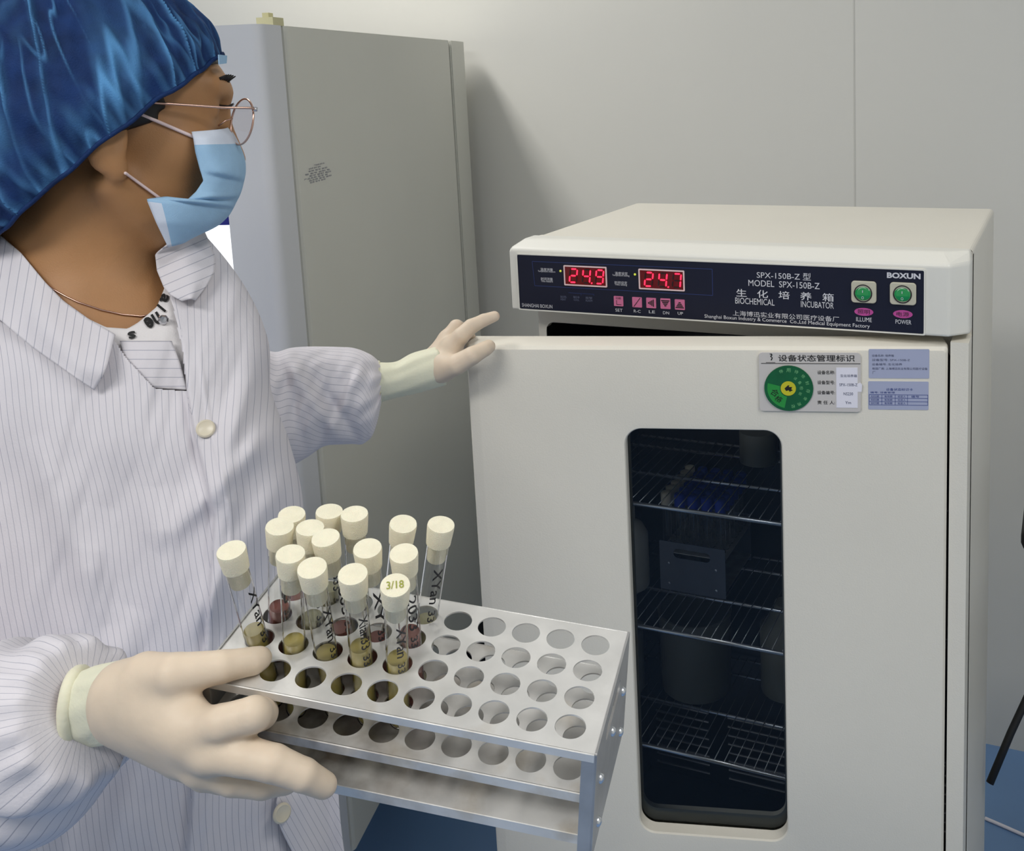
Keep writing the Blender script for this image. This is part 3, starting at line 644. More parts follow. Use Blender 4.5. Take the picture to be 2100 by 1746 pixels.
# things inside the incubator
def inner_rack():
    z0 = SH[1] + 0.004; t = thing('test_tube_rack', 'dull metal test tube rack with slotted end plate inside the incubator behind the window', 'tube rack', (-0.53, 1.47, z0))
    e = 0.0012
    for y in (1.405, 1.54):
        mb = MB(); x0, x1 = -0.575, -0.468
        outer = rrect(x0, x1, z0, z0 + 0.08, 0.002, 6); inn = rrect(-0.552, -0.492, z0 + 0.055, z0 + 0.070, 0.007, 6)
        mb.ringplate(outer, inn, y, y + e, lambda a, b, c: (a, c, b)); fix_normals(mb.build('end_plate', M['dullalu'], t))
    for zz, nm in ((0.062, 'upper_plate'), (0.01, 'bottom_plate')):
        mb = MB(); mb.box(-0.575, -0.468, 1.406, 1.54, z0 + zz, z0 + zz + 0.001)
        fix_normals(mb.build(nm, M['alu'], t))
    for x in (-0.56, -0.483):
        for zz in (0.012, 0.045): MB().lathe([(0.0022, 0), (0.002, 0.001), (0, 0.0018)], (x, 1.405, z0 + zz), (0, -1, 0), 10).build('rivet', M['wire'], t)
inner_rack()
def inner_tube(x, y, capm, label, cat, group):
    z0 = SH[1] + 0.004 + 0.0635
    t = thing('test_tube', label, cat, (x, y, z0), group)
    MB().lathe([(0, 0), (0.005, 0.002), (0.0072, 0.007), (0.0072, 0.075)], (x, y, z0), (0, 0, 1), 14).build('tube', M['tubeglass'], t, True)
    MB().lathe([(0.0078, 0.066), (0.0085, 0.068), (0.0085, 0.090), (0.007, 0.092), (0, 0.092)], (x, y, z0), (0, 0, 1), 14).build('cap', capm, t, True)
for i in range(6):
    inner_tube(-0.566, 1.418 + 0.022 * i, M['stopper'], 'glass tube with pale stopper in the left row of the rack inside the incubator', 'test tube', 'pale stoppered tubes inside the incubator')
for j in range(4):
    for i in range(6):
        inner_tube(-0.544 + 0.022 * j, 1.418 + 0.022 * i, M['bluecap'], 'glass tube with dark blue cap in the rack inside the incubator', 'test tube', 'blue capped tubes inside the incubator')
def bottle(name, x, y, z, prof, m, label, cat, capm=None, capprof=None):
    t = thing(name, label, cat, (x, y, z))
    MB().lathe(prof, (x, y, z), (0, 0, 1), 28).build('body', m, t, True, angle=0.8)
    if capm: MB().lathe(capprof, (x, y, z), (0, 0, 1), 24).build('cap', capm, t, True, angle=0.8)
bottle('bottle', -0.630, 1.40, SH[1] + 0.004, [(0, 0), (0.034, 0), (0.036, 0.003), (0.036, 0.085), (0.028, 0.10), (0.014, 0.108), (0.014, 0.112)], M['hdpe'], 'white plastic bottle at the left of the middle shelf inside the incubator', 'bottle', M['hdpe'], [(0.0165, 0.110), (0.0165, 0.128), (0, 0.13)])
bottle('jar', -0.54, 1.46, SH[2] + 0.004, [(0, 0), (0.052, 0), (0.056, 0.004), (0.058, 0.13), (0.060, 0.134), (0.056, 0.134), (0.054, 0.01), (0, 0.006)], M['jar'], 'large cloudy jar standing on the lowest shelf inside the incubator', 'jar')
bottle('beaker', -0.645, 1.42, SH[2] + 0.004, [(0, 0), (0.026, 0), (0.028, 0.003), (0.028, 0.10), (0.030, 0.104), (0.026, 0.1), (0.026, 0.004), (0, 0.004)], M['jar'], 'small pale beaker at the left of the lowest incubator shelf', 'beaker')
bottle('flask', -0.40, 1.50, SH[2] + 0.004, [(0, 0), (0.040, 0), (0.042, 0.004), (0.042, 0.11), (0.02, 0.135), (0.018, 0.15), (0.0, 0.15)], M['jar'], 'pale flask at the right of the lowest incubator shelf', 'flask')
bottle('dish_stack', -0.44, 1.50, SH[0] + 0.004, [(0, 0), (0.03, 0), (0.03, 0.05), (0, 0.05)], M['jar'], 'pale container on the top shelf inside the incubator', 'container')
# things at the right edge: cord on the floor, dark chair
tag(MB().tube([(-0.128, 2.0, 0.004), (-0.10, 1.992, 0.004), (-0.054, 1.978, 0.004), (0.05, 1.97, 0.004), (0.3, 2.1, 0.004), (0.5, 2.2, 0.004)], 0.0035, 8).build('power_cord', M['paper'], smooth=True), 'thin white cord lying on the blue floor behind the incubator', 'cord')
ch = thing('chair', 'dark chair at the right edge beside the back wall, mostly out of view', 'chair', (0.12, 1.75, 0))
mb = MB(); mb.bbox(-0.02, 0.30, 1.62, 1.95, 0.44, 0.49, 0.02); mb.build('seat', M['black'], ch, True)
mb = MB(); _a = onY(2093, 1112, 1.62); mb.bbox(_a[0], _a[0] + 0.04, 1.62, 1.92, _a[2] - 0.018, _a[2] + 0.018, 0.012); mb.build('armrest', M['black'], ch, True)
mb = MB(); mb.bbox(0.27, 0.31, 1.62, 1.95, 0.55, 0.95, 0.018); mb.build('backrest', M['black'], ch, True)
MB().tube([(-0.093, 1.546, 0.41), (-0.066, 1.58, 0.478), (-0.03, 1.62, 0.56), (_a[0] + 0.02, 1.69, 0.70)], 0.006, 8).build('armrest_strap', M['black'], ch, True)
MB().tube([(_a[0] + 0.02, 1.7, 0.46), (_a[0] + 0.02, 1.7, _a[2])], 0.012, 8).build('armrest_post', M['black'], ch, True)
MB().tube([(0.29, 1.78, 0.46), (0.29, 1.78, 0.6)], 0.015, 8).build('back_post', M['black'], ch, True)
for x in (0.0, 0.28):
    for y in (1.66, 1.91): MB().tube([(x, y, 0.45), (x, y, 0.0)], 0.011, 8).build('leg', M['black'], ch, True)

# ------------------------------------------------------------------ hand-held tube rack and its tubes
RA = np.array([[0.966409, -0.206434, 0.153096], [0.227149, 0.964732, -0.133027], [-0.120235, 0.163334, 0.979217]])
RT = np.array([-0.389034, 0.527416, 1.142564])
def rk(x, y, z): return RT + RA @ np.array([x, y, z])
PIT = 0.0245; HR = 0.0097; RX, RY0, RY1 = 0.1295, -0.0535, 0.0535
rack = thing('test_tube_rack', 'aluminium forty-hole test tube rack held up in the gloved hand', 'tube rack', rk(0, 0, -0.085))
def holeplate(name, z, hx, hy0, hy1, hr, lip, m):
    mb = MB(); n = 32; th = 0.0012
    def loop(cx, cy, x0, x1, y0, y1):
        A = [2 * math.pi * k / n for k in range(n)]; inn = [(cx + hr * math.cos(a), cy + hr * math.sin(a)) for a in A]; out = []
        for a in A:
            c, s_ = math.cos(a), math.sin(a); tx = ((x1 - cx) if c > 0 else (x0 - cx)) / c if abs(c) > 1e-9 else 1e9; ty = ((y1 - cy) if s_ > 0 else (y0 - cy)) / s_ if abs(s_) > 1e-9 else 1e9
            t = min(tx, ty); out.append((cx + t * c, cy + t * s_))
        return inn, out
    for c in range(10):
        for r in range(4):
            cx, cy = (c - 4.5) * PIT, (1.5 - r) * PIT * 0.991
            x0 = -hx if c == 0 else cx - PIT / 2; x1 = hx if c == 9 else cx + PIT / 2
            y0 = hy0 if r == 3 else cy - PIT * .4955; y1 = hy1 if r == 0 else cy + PIT * .4955
            inn, out = loop(cx, cy, x0, x1, y0, y1)
            V = [rk(a, b, z) for a, b in out] + [rk(a, b, z) for a, b in inn] + [rk(a, b, z - th) for a, b in inn] + [rk(a, b, z - th) for a, b in out]
            F = []
            for k in range(n):
                j = (k + 1) % n; F += [(k, j, n + j, n + k), (n + k, n + j, 2 * n + j, 2 * n + k), (2 * n + k, 2 * n + j, 3 * n + j, 3 * n + k)]
            # square off the corner triangles
            mb.add(V, F)
            for (qx, qy) in ((x0, y0), (x0, y1), (x1, y0), (x1, y1)):
                best = sorted(range(n), key=lambda k: (out[k][0] - qx) ** 2 + (out[k][1] - qy) ** 2)[:2]
                if abs(out[best[0]][0] - qx) + abs(out[best[0]][1] - qy) > 1e-6: mb.add([rk(*out[best[0]], z), rk(qx, qy, z), rk(*out[best[1]], z)], [(0, 1, 2)])
    for sgn, y in ((-1, hy0), (1, hy1)):
        mb.bbox(-hx, hx, y - (0.0012 if sgn < 0 else 0), y + (0 if sgn < 0 else 0.0012), z - lip, z + 0.0002, 0.0004, rk, seg=1)
    return mb.build(name, m, rack)
holeplate('top_plate', 0.0, RX, RY0, RY1, HR, 0.0062, M['alu'])
holeplate('middle_plate', -0.0325, RX - 0.003, RY0 + 0.0005, RY1 - 0.0005, HR, 0.0072, M['alu'])
mb = MB(); mb.box(-RX + 0.003, RX - 0.003, RY0, RY1, -0.0668, -0.0656, rk)
for y in (RY0, RY1): mb.bbox(-RX + 0.003, RX - 0.003, y - 0.0006, y + 0.0006, -0.0735, -0.0655, 0.0004, rk, seg=1)
fix_normals(mb.build('bottom_plate', M['alu'], rack))
for sg in (-1, 1):
    mb = MB(); x = sg * RX
    def ef(a, b, c): return rk(x + sg * c, a, b)
    mb.ringplate(rrect(RY0 - 0.001, RY1 + 0.001, -0.085, 0.001, 0.0015, 6), rrect(-0.024, 0.024, -0.021, -0.011, 0.0049, 6), 0, 0.0014, ef)
    for y0_, y1_ in ((RY0 - 0.001, RY0 + 0.0), (RY1 - 0.0, RY1 + 0.001)):
        mb.box(x - sg * 0.008, x + sg * 0.0012, y0_, y1_, -0.085, 0.0, rk)
    ep = fix_normals(mb.build('end_plate', M['aludark'], rack))
    for y in (-0.038, 0.0, 0.036):
        for z in ((-0.0325, -0.068) if y else (-0.0325,)):
            MB().lathe([(0.0032, 0), (0.003, 0.0012), (0.0018, 0.0022), (0, 0.0026)], rk(x + sg * 0.0014, y, z - 0.002), RA @ np.array([sg, 0, 0]), 14).build('rivet', M['wire'], rack, True)
tubes = [  # column, row, stopper-top pixel, marker text, liquid, label
    (0, 2, 474, 1128.5, 'XYan', 'broth', 'stoppered tube leaning far left by the thumb, marked in black, the leftmost in the rack'),
    (1, 2, 595.6, 1136.3, '', 'broth', 'stoppered tube of yellow broth, second of the five in the front row of tubes'),
    (2, 2, 639.8, 1164.6, 'XYan', 'broth', 'stoppered tube of yellow broth in the middle of the front row of tubes'),
    (3, 2, 723.4, 1177.4, 'Xian33', 'broth', 'stoppered tube just left of the one with writing on its stopper'),
    (4, 2, 810.3, 1200.5, 'XYan', 'broth', 'stoppered tube with yellow-green writing on top of its stopper'),
    (0, 1, 573.5, 1079.7, '18.5', 'brothr', 'stoppered tube of reddish liquid at the left end of the middle row of tubes'),
    (1, 1, 636, 1082.3, 'YJ', 'brothg', 'stoppered tube second from left in the middle row, crowded among the others'),
    (2, 1, 667.6, 1102.9, '1805', 'brothr', 'stoppered tube of reddish liquid at the centre of the whole cluster'),
    (3, 1, 753.5, 1124.7, 'XY', 'brothr', 'stoppered tube of reddish liquid, fourth from left in the middle row of tubes'),
    (4, 1, 828, 1135, '2033', 'brothr', 'stoppered tube of red liquid directly behind the one with writing on its stopper'),
    (0, 0, 598.2, 1055.3, '', 'brothr', 'stoppered tube at the left end of the back row of tubes'),
    (1, 0, 675.3, 1048.9, '201833', 'brothg', 'stoppered tube in the back row, left one of two touching stoppers'),
    (2, 0, 726.8, 1054, '1805', 'brothg', 'stoppered tube in the back row, right one of two touching stoppers'),
    (3, 0, 827, 1074.6, '', 'brothg', 'stoppered tube in the back row just left of the rightmost tube'),
    (4, 0, 904.7, 1075.9, 'XYan', 'brothg', 'stoppered tube at the far right of the cluster with dense black marker writing'),
]
EZ = RA[:, 2]
for (c, r, u, v, tx, liq, label) in tubes:
    h = {(0, 0): 0.0705, (1, 0): 0.0725}.get((c, r), 0.078); top = onplane(u, v, RT + EZ * h, EZ)
    L = RA.T @ (top - RT); hx, hy = (c - 4.5) * PIT, (1.5 - r) * PIT * 0.991
    off = np.array([L[0] - hx, L[1] - hy]); k = 0.0024 / max(np.linalg.norm(off), 0.0024); P0 = np.array([hx + off[0] * k * .9, hy + off[1] * k * .9, 0.0])
    ax_l = L - P0; ax_l /= np.linalg.norm(ax_l); ax = RA @ ax_l
    bl = min(0.060, 0.060); B = rk(*(P0 - ax_l * (0.0625 / ax_l[2]))); Ltot = np.linalg.norm(top - B)
    t = thing('test_tube', label, 'test tube', B, 'stoppered test tubes in the hand-held rack')
    R = 0.0074; rim = Ltot - 0.0158
    MB().lathe([(0, 0), (0.004, 0.0012), (0.0062, 0.0035), (R, 0.008), (R, rim - 0.001), (R + 0.0004, rim)], B, ax, 32).build('glass_body', M['tubeglass'], t, True, angle=0.9)
    fill = (0.071 if r == 2 else 0.066) + 0.004 * ((c * 7 + r * 3) % 4 - 1.5)
    MB().lathe([(0, 0.0018), (0.0055, 0.0048), (R - 0.001, 0.0085), (R - 0.001, fill), (0, fill)], B, ax, 28).build('liquid', M[liq], t, True, angle=0.9)
    st = MB().lathe([(0, rim - 0.013), (R - 0.0012, rim - 0.013), (R - 0.0009, rim - 0.012), (R - 0.0009, rim), (0.0083, rim + 0.0006), (0.0092, Ltot - 0.0015), (0.0089, Ltot), (0, Ltot + 0.0001)], B, ax, 36).build('stopper', M['stopper'], t, True, angle=0.7)
    side = CAM - top; side = side - ax * np.dot(side, ax); side /= np.linalg.norm(side); tang = np.cross(ax, side)
    if tx:
        ph = {0: 0.55, 1: 0.5, 2: 0.45, 3: 0.25, 4: 0.15}[c] + 0.25
        def wrap(a, b, c_):
            th = ph + a / R; return B + ax * b + (R + 0.00025) * (math.cos(th) * side + math.sin(th) * tang)
        g = MB(); y1_ = rim - 0.016; fit_text(g, tx, -0.0032, 0.0032, y1_ - 0.030, y1_, wrap, 0.01, 0, -math.pi / 2)
        fit_text(g, '33', -0.0028, 0.0022, y1_ - 0.046, y1_ - 0.036, wrap, 0.01, 0, -math.pi / 2)
        g.build('marker_writing', M['ink'], t)
    if (c, r) == (4, 2):
        g = MB(); fit_text(g, '3/18', -0.0052, 0.0052, -0.0028, 0.0030, lambda a, b, c_: B + ax * (Ltot + 0.0004) + a * np.cross(side, ax) * -1 - b * side, 0.01); g.build('stopper_writing', M['inkg'], t)

# ------------------------------------------------------------------ the person (modelled in camera-frame metres, then placed in the room)
per = thing('person', 'person in white pinstriped lab coat, blue hair cap and face mask, holding a tube rack', 'person', c2w(np.array([-0.53, 1.39, 1.07])) * np.array([1, 1, 0]))
def px(P): return P[..., 0] / P[..., 2] * FPX + PX, P[..., 1] / P[..., 2] * FPX + PY
def sdf_mesh(fn, lo, hi, h, it=2):
    P, F = snet(fn, lo, hi, h); return relax(P, F, it), F
def cmk(name, P, F, m, parent, attr=None, smooth=True, **k): return mk(name, c2w(P), F, m, parent, smooth, attr=attr, **k)
def K(u, v, d, r): return (cs(u, v, d), r)
def chain(P, D, pts, k):
    for (a, ra), (b, rb) in zip(pts, pts[1:]): D = smin(D, rcone(P, a, b, ra, rb), k)
    return D
def bounds(pts, pad):
    A = np.array([p for p, r in pts]); R_ = np.array([r for p, r in pts])[:, None]; return (A - R_).min(0) - pad, (A + R_).max(0) + pad
def hand(parts, k_palm, h, fingers_k=0.004):
    """parts: list of (chain, blend radius)"""
    allp = [q for c, k in parts for q in c]; lo, hi = bounds(allp, 0.006)
    def fn(P):
        D = None
        for c, k in parts:
            Dk = None
            for (a, ra), (b, rb) in zip(c, c[1:]):
                e = rcone(P, a, b, ra, rb); Dk = e if Dk is None else smin(Dk, e, 0.0015)
            D = Dk if D is None else smin(D, Dk, k)
        return D
    return sdf_mesh(fn, lo, hi, h, 2)

# head frame: X gaze, Y her right (towards the camera), Z up
HO = np.array([-0.5125, -0.0994, 1.035]); yaw = math.radians(30); pit = math.radians(7)
gx = np.array([math.cos(yaw), 0, math.sin(yaw)]); gy = np.array([math.sin(yaw), 0, -math.cos(yaw)]); gz = np.array([0, -1.0, 0])
gx2 = gx * math.cos(pit) - gz * math.sin(pit); gz2 = gz * math.cos(pit) + gx * math.sin(pit)
HM = np.array([gx2, gy, gz2])
def hl(P): return [sum(HM[i][j] * (P[j] - HO[j]) for j in range(3)) for i in range(3)]
def hw(x, y, z): return HO + x * gx2 + y * gy + z * gz2
def head_fn(P):
    q = hl(P)
    D = ellip(q, (-0.012, 0, 0.042), (0.098, 0.076, 0.082))
    D = smin(D, ellip(q, (0.042, 0, -0.028), (0.058, 0.062, 0.094)), 0.02)
    D = smin(D, ellip(q, (0.058, 0, 0.045), (0.047, 0.055, 0.045)), 0.02)
    for s in (-1, 1):
        D = smin(D, rcone(q, (0.002, s * 0.057, -0.060), (0.05, s * 0.034, -0.102), 0.015, 0.014), 0.02)
        D = smin(D, ellip(q, (0.060, s * 0.043, -0.012), (0.032, 0.024, 0.025)), 0.02)
        D = smin(D, rcone(q, (0.093, s * 0.012, 0.052), (0.078, s * 0.045, 0.054), 0.011, 0.010), 0.010)
    D = smin(D, rcone(q, (0.05, 0, -0.094), (0.074, 0, -0.096), 0.022, 0.017), 0.02)
    D = smin(D, rcone(q, (0.098, 0, 0.028), (0.118, 0, -0.014), 0.008, 0.011), 0.012)
    for s in (-1, 1): D = smin(D, ellip(q, (0.108, s * 0.011, -0.018), (0.010, 0.008, 0.008)), 0.006)
    D = smin(D, ellip(q, (0.095, 0, -0.047), (0.012, 0.024, 0.008)), 0.008); D = smin(D, ellip(q, (0.093, 0, -0.058), (0.011, 0.02, 0.008)), 0.006)
    for s in (-1, 1): D = smax(D, -ellip(q, (0.101, s * 0.032, 0.031), (0.016, 0.016, 0.011)), 0.012)
    for s in (-1, 1): D = smin(D, ellip(q, (0.079, s * 0.031, 0.030), (0.0132, 0.0145, 0.0132)), 0.003)
    # ears
    for s in (-1, 1):
        ce = (-0.008, s * 0.077, -0.022)
        e = ellip(q, ce, (0.018, 0.010, 0.030)); e = smin(e, ellip(q, (0.004, s * 0.074, -0.047), (0.010, 0.0075, 0.012)), 0.008)
        e = smax(e, -ellip(q, (0.002, s * 0.089, -0.018), (0.010, 0.008, 0.018)), 0.004)
        D = smin(D, e, 0.006)
    # neck, shoulders, chest
    n0, n1 = cs(205, 400, 1.04), cs(140, 690, 1.045)
    D = smin(D, rcone(P, n0, n1, 0.056, 0.064), 0.03)
    D = smin(D, rcone(P, cs(105, 410, 1.06), cs(55, 660, 1.05), 0.042, 0.06), 0.03)
    D = smin(D, rcone(P, cs(255, 470, 1.06), cs(215, 640, 1.035), 0.036, 0.045), 0.03)
    D = smin(D, rcone(P, cs(-120, 640, 1.03), cs(370, 670, 1.12), 0.05, 0.032), 0.04)
    D = smin(D, ellip(P, cs(190, 770, 1.065), (0.15, 0.13, 0.10)), 0.03)
    D = smin(D, rcone(P, cs(200, 800, 1.06), cs(230, 1500, 1.06), 0.10, 0.11), 0.05)
    # arms inside the sleeves
    D = smin(D, rcone(P, cs(380, 690, 1.12), cs(600, 850, 1.20), 0.030, 0.026), 0.01); D = smin(D, rcone(P, cs(600, 840, 1.20), cs(880, 752, 1.275), 0.028, 0.012), 0.01)
    D = smin(D, rcone(P, cs(-140, 650, 1.03), cs(-330, 1420, 0.88), 0.05, 0.042), 0.02); D = smin(D, rcone(P, cs(-330, 1420, 0.88), cs(190, 1450, 0.68), 0.036, 0.013), 0.01)
    return D
P, F = sdf_mesh(head_fn, (-0.85, -0.20, 0.60), (-0.20, 0.62, 1.32), 0.0032, 2)
body = cmk('body', P, F, M['skin'], per)
BV = BVHTree.FromPolygons([tuple(p) for p in c2w(P)], [tuple(f) for f in F])
def hit(u, v, lift=0.0):
    r = ray(u, v); L = np.linalg.norm(r); h = BV.ray_cast(Vector(CAM), Vector(r / L))
    if h[0] is None: return None
    return CAM + r * (h[3] - lift) / L
# eyes, brow, hair
for s in (-1, 1):
    e = cmk('eye', *(lambda q: q)(snet(lambda P_: ellip(hl(P_), (0.0785, s * 0.031, 0.030), (0.0122, 0.0122, 0.0122)), hw(0.0785, s * 0.031, 0.030) - 0.016, hw(0.0785, s * 0.031, 0.030) + 0.016, 0.0015)), M['paper'], per)
    mb = MB()
    for i in range(9):
        a = -0.5 + i / 8
        mb.tube([hw(0.097 - abs(a + .1 * s) * .022, s * (0.030 + a * 0.034), 0.058 + 0.003 * (1 - 4 * a * a)), hw(0.103 - abs(a) * .022, s * (0.032 + a * 0.036), 0.065 + 0.003 * (1 - 4 * a * a))], [0.0022, 0.0006], 5)
    mk('eyebrow', c2w(np.array(mb.V)), mb.F, M['hair'], per, True)
    mb = MB()
    for i in range(8):
        a = -0.5 + i / 7; mb.tube([hw(0.0925 - abs(a) * .006, s * (0.032 + a * 0.024), 0.034), hw(0.1005 - abs(a) * .006, s * (0.033 + a * 0.028), 0.0345), hw(0.105 - abs(a) * .006, s * (0.034 + a * 0.032), 0.038)], [0.0007, 0.0006, 0.0002], 5)
    mk('eyelashes', c2w(np.array(mb.V)), mb.F, M['hair'], per, True)
def hair_fn(P):
    q = hl(P); D = head_fn(P) - 0.003
    pl = -(0.85 * (q[2] - 0.062) - 0.55 * (q[0] - 0.060))       # front hairline
    wob = 0.003 * np.sin(q[2] * 260 + q[0] * 140)
    side = np.maximum(-(q[2] + 0.012 - np.maximum(q[0], 0) * .55), q[0] - 0.036 + wob + np.maximum(-q[2], 0) * .9)   # sideburn in front of the ear
    nape = np.maximum(q[0] + 0.035 + wob, -(q[2] + 0.085))
    return smax(D, np.minimum(pl, side), 0.003)
P, F = sdf_mesh(hair_fn, HO - 0.16, HO + 0.16, 0.0028, 1); cmk('hair', P, F, M['hair'], per)

# ---- coat trunk
TV = [462, 475, 520, 600, 700, 800, 900, 1000, 1150, 1300, 1450, 1614, 1745, 2000, 2300]
TR = [400, 412, 452, 508, 549, 555, 590, 616, 624, 632, 655, 689, 700, 730, 760]
TL = [-120, -150, -190, -230, -240, -240, -235, -230, -230, -240, -250, -270, -290, -330, -360]
TD = [1.105, 1.10, 1.09, 1.075, 1.065, 1.06, 1.055, 1.055, 1.055, 1.055, 1.055, 1.055, 1.055, 1.055, 1.055]
TB = [.040, .050, .070, .093, .113, .125, .130, .130, .130, .132, .136, .142, .146, .15, .155]
def trunk(v): return tuple(smooth_interp(v, TV, a) for a in (TL, TR, TD, TB))
def placket(v): return np.interp(v, [700, 795, 880, 969, 1060, 1240, 1617, 1746, 2300], [372, 384, 398, 420, 441, 430, 396, 386, 370])
def folds(u, v):
    f = 0.010 * nz(u / 190 + 3, v / 330, 1.7) + 0.0055 * nz(u / 70 + v / 240, v / 260, 5.1) + 0.0016 * nz(u / 26 + v / 120, v / 90, 2.1)
    # drag lines from the far armpit and from the near chest
    for (u0, v0, ang, ln, amp, wd) in ((540, 900, 2.35, 260, .006, 26), (560, 1010, 2.1, 330, .005, 30), (470, 1000, 1.75, 420, .006, 34), (330, 1060, 1.5, 400, .004, 36), (520, 760, 1.9, 200, .004, 22), (200, 1100, 1.75, 420, .004, 40), (90, 950, 1.2, 300, .004, 34), (250, 1300, 1.9, 300, .004, 36)):
        dx, dy = math.cos(ang), math.sin(ang); a = (u - u0) * dx + (v - v0) * dy; b = -(u - u0) * dy + (v - v0) * dx
        if -60 < a < ln + 60:
            e = min(1, (a + 60) / 90, (ln + 60 - a) / 120); f += 1.8 * amp * e * math.exp(-(b / wd) ** 2)
    return f
def tfront(u, v):
    L_, R_, D_, B_ = trunk(v); c = (L_ + R_) / 2; a = (R_ - L_) / 2
    return D_ - B_ * max(0.0, 1 - abs((u - c) / a) ** 2.4) ** (1 / 2.4)
def coat_depth(u, v):
    d = tfront(u, v) - folds(u, v)
    s = u - placket(v)
    if v > 690:
        k_ = min(1, (v - 690) / 90); t = k_ * min(max(s / 4 + .5, 0), 1); d -= 0.0060 * t * math.exp(-max(s, 0) / 120) - 0.0035 * k_ * math.exp(-((s + 9) / 9) ** 2)
        d -= 0.0012 * k_ * math.exp(-((s - 34) / 5) ** 2)
    return d
NECK = [(-140, 432), (0, 480), (38, 538), (82, 598), (118, 635), (170, 669), (234, 698), (260, 736), (318, 798), (384, 803), (375, 720), (354, 625), (335, 562), (324, 518), (350, 440)]
def inpoly(u, v, Q):
    r = False
    for (x0, y0), (x1, y1) in zip(Q, Q[1:] + Q[:1]):
        if (y0 > v) != (y1 > v) and u < (x1 - x0) * (v - y0) / (y1 - y0) + x0: r = not r
    return r
vs = np.concatenate([np.linspace(463, 820, 180), np.linspace(824, 1760, 170), np.linspace(1775, 2290, 40)]); NF = 400; NA = NF + 60
V = []; ST = []; dele = []
for i, v in enumerate(vs):
    L_, R_, D_, B_ = [float(x) for x in trunk(v)]; c = (L_ + R_) / 2; a = (R_ - L_) / 2
    for k in range(NA):
        if k < NF: th = math.pi + math.pi * k / NF       # front half, left to right
        else: th = math.pi * (k - NF) / 60
        cx, sx = math.cos(th), math.sin(th)
        u = c + a * math.copysign(abs(cx) ** (2 / 2.4), cx); d0 = D_ + B_ * math.copysign(abs(sx) ** (2 / 2.4), sx)
        if k < NF:
            edge = min(1.0, max(0.0, -sx * 3)); d = d0 + (coat_depth(u, v) - tfront(u, v)) * edge
        else: d = d0
        V.append(cs(u, v, d))
        sl = 0.10 if u < placket(v) else -0.02 + 0.00005 * (v - 900)
        ST.append((u - (0.16 * (v - 900) if u < placket(v) else 0.03 * (v - 900)) + 14 * nz(u / 300, v / 200, 9)) / FPX * 0.95)
F = []; m_ = len(vs)
for i in range(m_ - 1):
    for k in range(NA):
        k2 = (k + 1) % NA
        if k < NF:
            P_ = (np.array(V[i * NA + k]) + np.array(V[(i + 1) * NA + k2])) / 2; u, v = px(P_)
            if inpoly(u, v, NECK): continue
        F.append((i * NA + k, i * NA + k2, (i + 1) * NA + k2, (i + 1) * NA + k))
V = np.array(V); coat = cmk('lab_coat', V, F, M['coat'], per, attr={'stripe': ST})
sol = coat.modifiers.new('cloth', 'SOLIDIFY'); sol.thickness = 0.0012; sol.offset = 0
def patch(name, rows, m, parent, nu=24, nv=16, stripe=None, depth=None, thick=0.0012, bulge=None):
    """rows: list of polylines of (u, v[, d]); surface interpolated across them"""
    def resample(pl, n):
        pl = np.array(pl, float); s = np.concatenate([[0], np.cumsum(np.linalg.norm(np.diff(pl[:, :2], axis=0), axis=1))]); s /= s[-1]
        return np.stack([np.interp(np.linspace(0, 1, n), s, pl[:, j]) for j in range(pl.shape[1])], 1)
    A = np.stack([resample(r, nu) for r in rows]); t = np.linspace(0, 1, len(rows)); T = np.linspace(0, 1, nv)
    G = np.zeros((nv, nu, A.shape[2]))
    for j in range(nu):
        for k in range(A.shape[2]): G[:, j, k] = smooth_interp(T, t, A[:, j, k]) if len(rows) > 2 else np.interp(T, t, A[:, j, k])
    V = []; ST = []
    for i in range(nv):
        for j in range(nu):
            u, v = G[i, j, :2]; d = G[i, j, 2] if A.shape[2] > 2 else 0.0
            if depth: d = depth(u, v) + d
            if bulge: d += bulge(i / (nv - 1), j / (nu - 1), u, v)
            V.append(cs(u, v, d)); ST.append(stripe(i / (nv - 1), j / (nu - 1), u, v) if stripe else 0)
    F = [(i * nu + j, i * nu + j + 1, (i + 1) * nu + j + 1, (i + 1) * nu + j) for i in range(nv - 1) for j in range(nu - 1)]
    o = cmk(name, np.array(V), F, m, parent, attr={'stripe': ST})
    if thick: q = o.modifiers.new('cloth', 'SOLIDIFY'); q.thickness = thick; q.offset = 0
    return o
# undershirt, its printed neck band, and the striped facing inside the coat opening
tee_top = [(60, 560), (120, 612), (180, 654), (218, 672), (262, 675), (284, 662), (303, 646), (322, 630), (336, 596), (345, 560)]
tee_low = [(60, 680), (130, 720), (190, 760), (240, 800), (270, 815), (300, 822), (330, 825), (365, 822), (400, 800), (425, 700)]
tee_d = lambda u, v: tfront(u, v) - folds(u, v) + 0.009
tee_d2 = lambda u, v: min(tee_d(u, v), 2)
tee = patch('undershirt', [tee_top, [((a + c_) / 2, (b + d_) / 2) for (a, b), (c_, d_) in zip(tee_top, tee_low)], tee_low], M['tee'], per, 60, 30, depth=lambda u, v: min(tee_d(u, v), (lambda h: (np.dot(RC[2], h - CAM) - 0.002) if h is not None else 9)(hit(u, v))))
def cpx(u, v, dfun, lift=0.0):
    return at(u, v, dfun(u, v) - lift)
g = MB()
def letters(mb, sv, u, v, wpx, hpx, ang, dfun, bold=0.03):
    c, s_ = math.cos(ang), math.sin(ang)
    fit_text(mb, sv, -wpx / 2, wpx / 2, -hpx / 2, hpx / 2, lambda a, b, z: cpx(u + a * c + b * s_, v + a * s_ - b * c, dfun, 0.0025), bold)
td = lambda u, v: min(tee_d(u, v), (lambda h: (np.dot(RC[2], h - CAM) - 0.002) if h is not None else 9)(hit(u, v)))
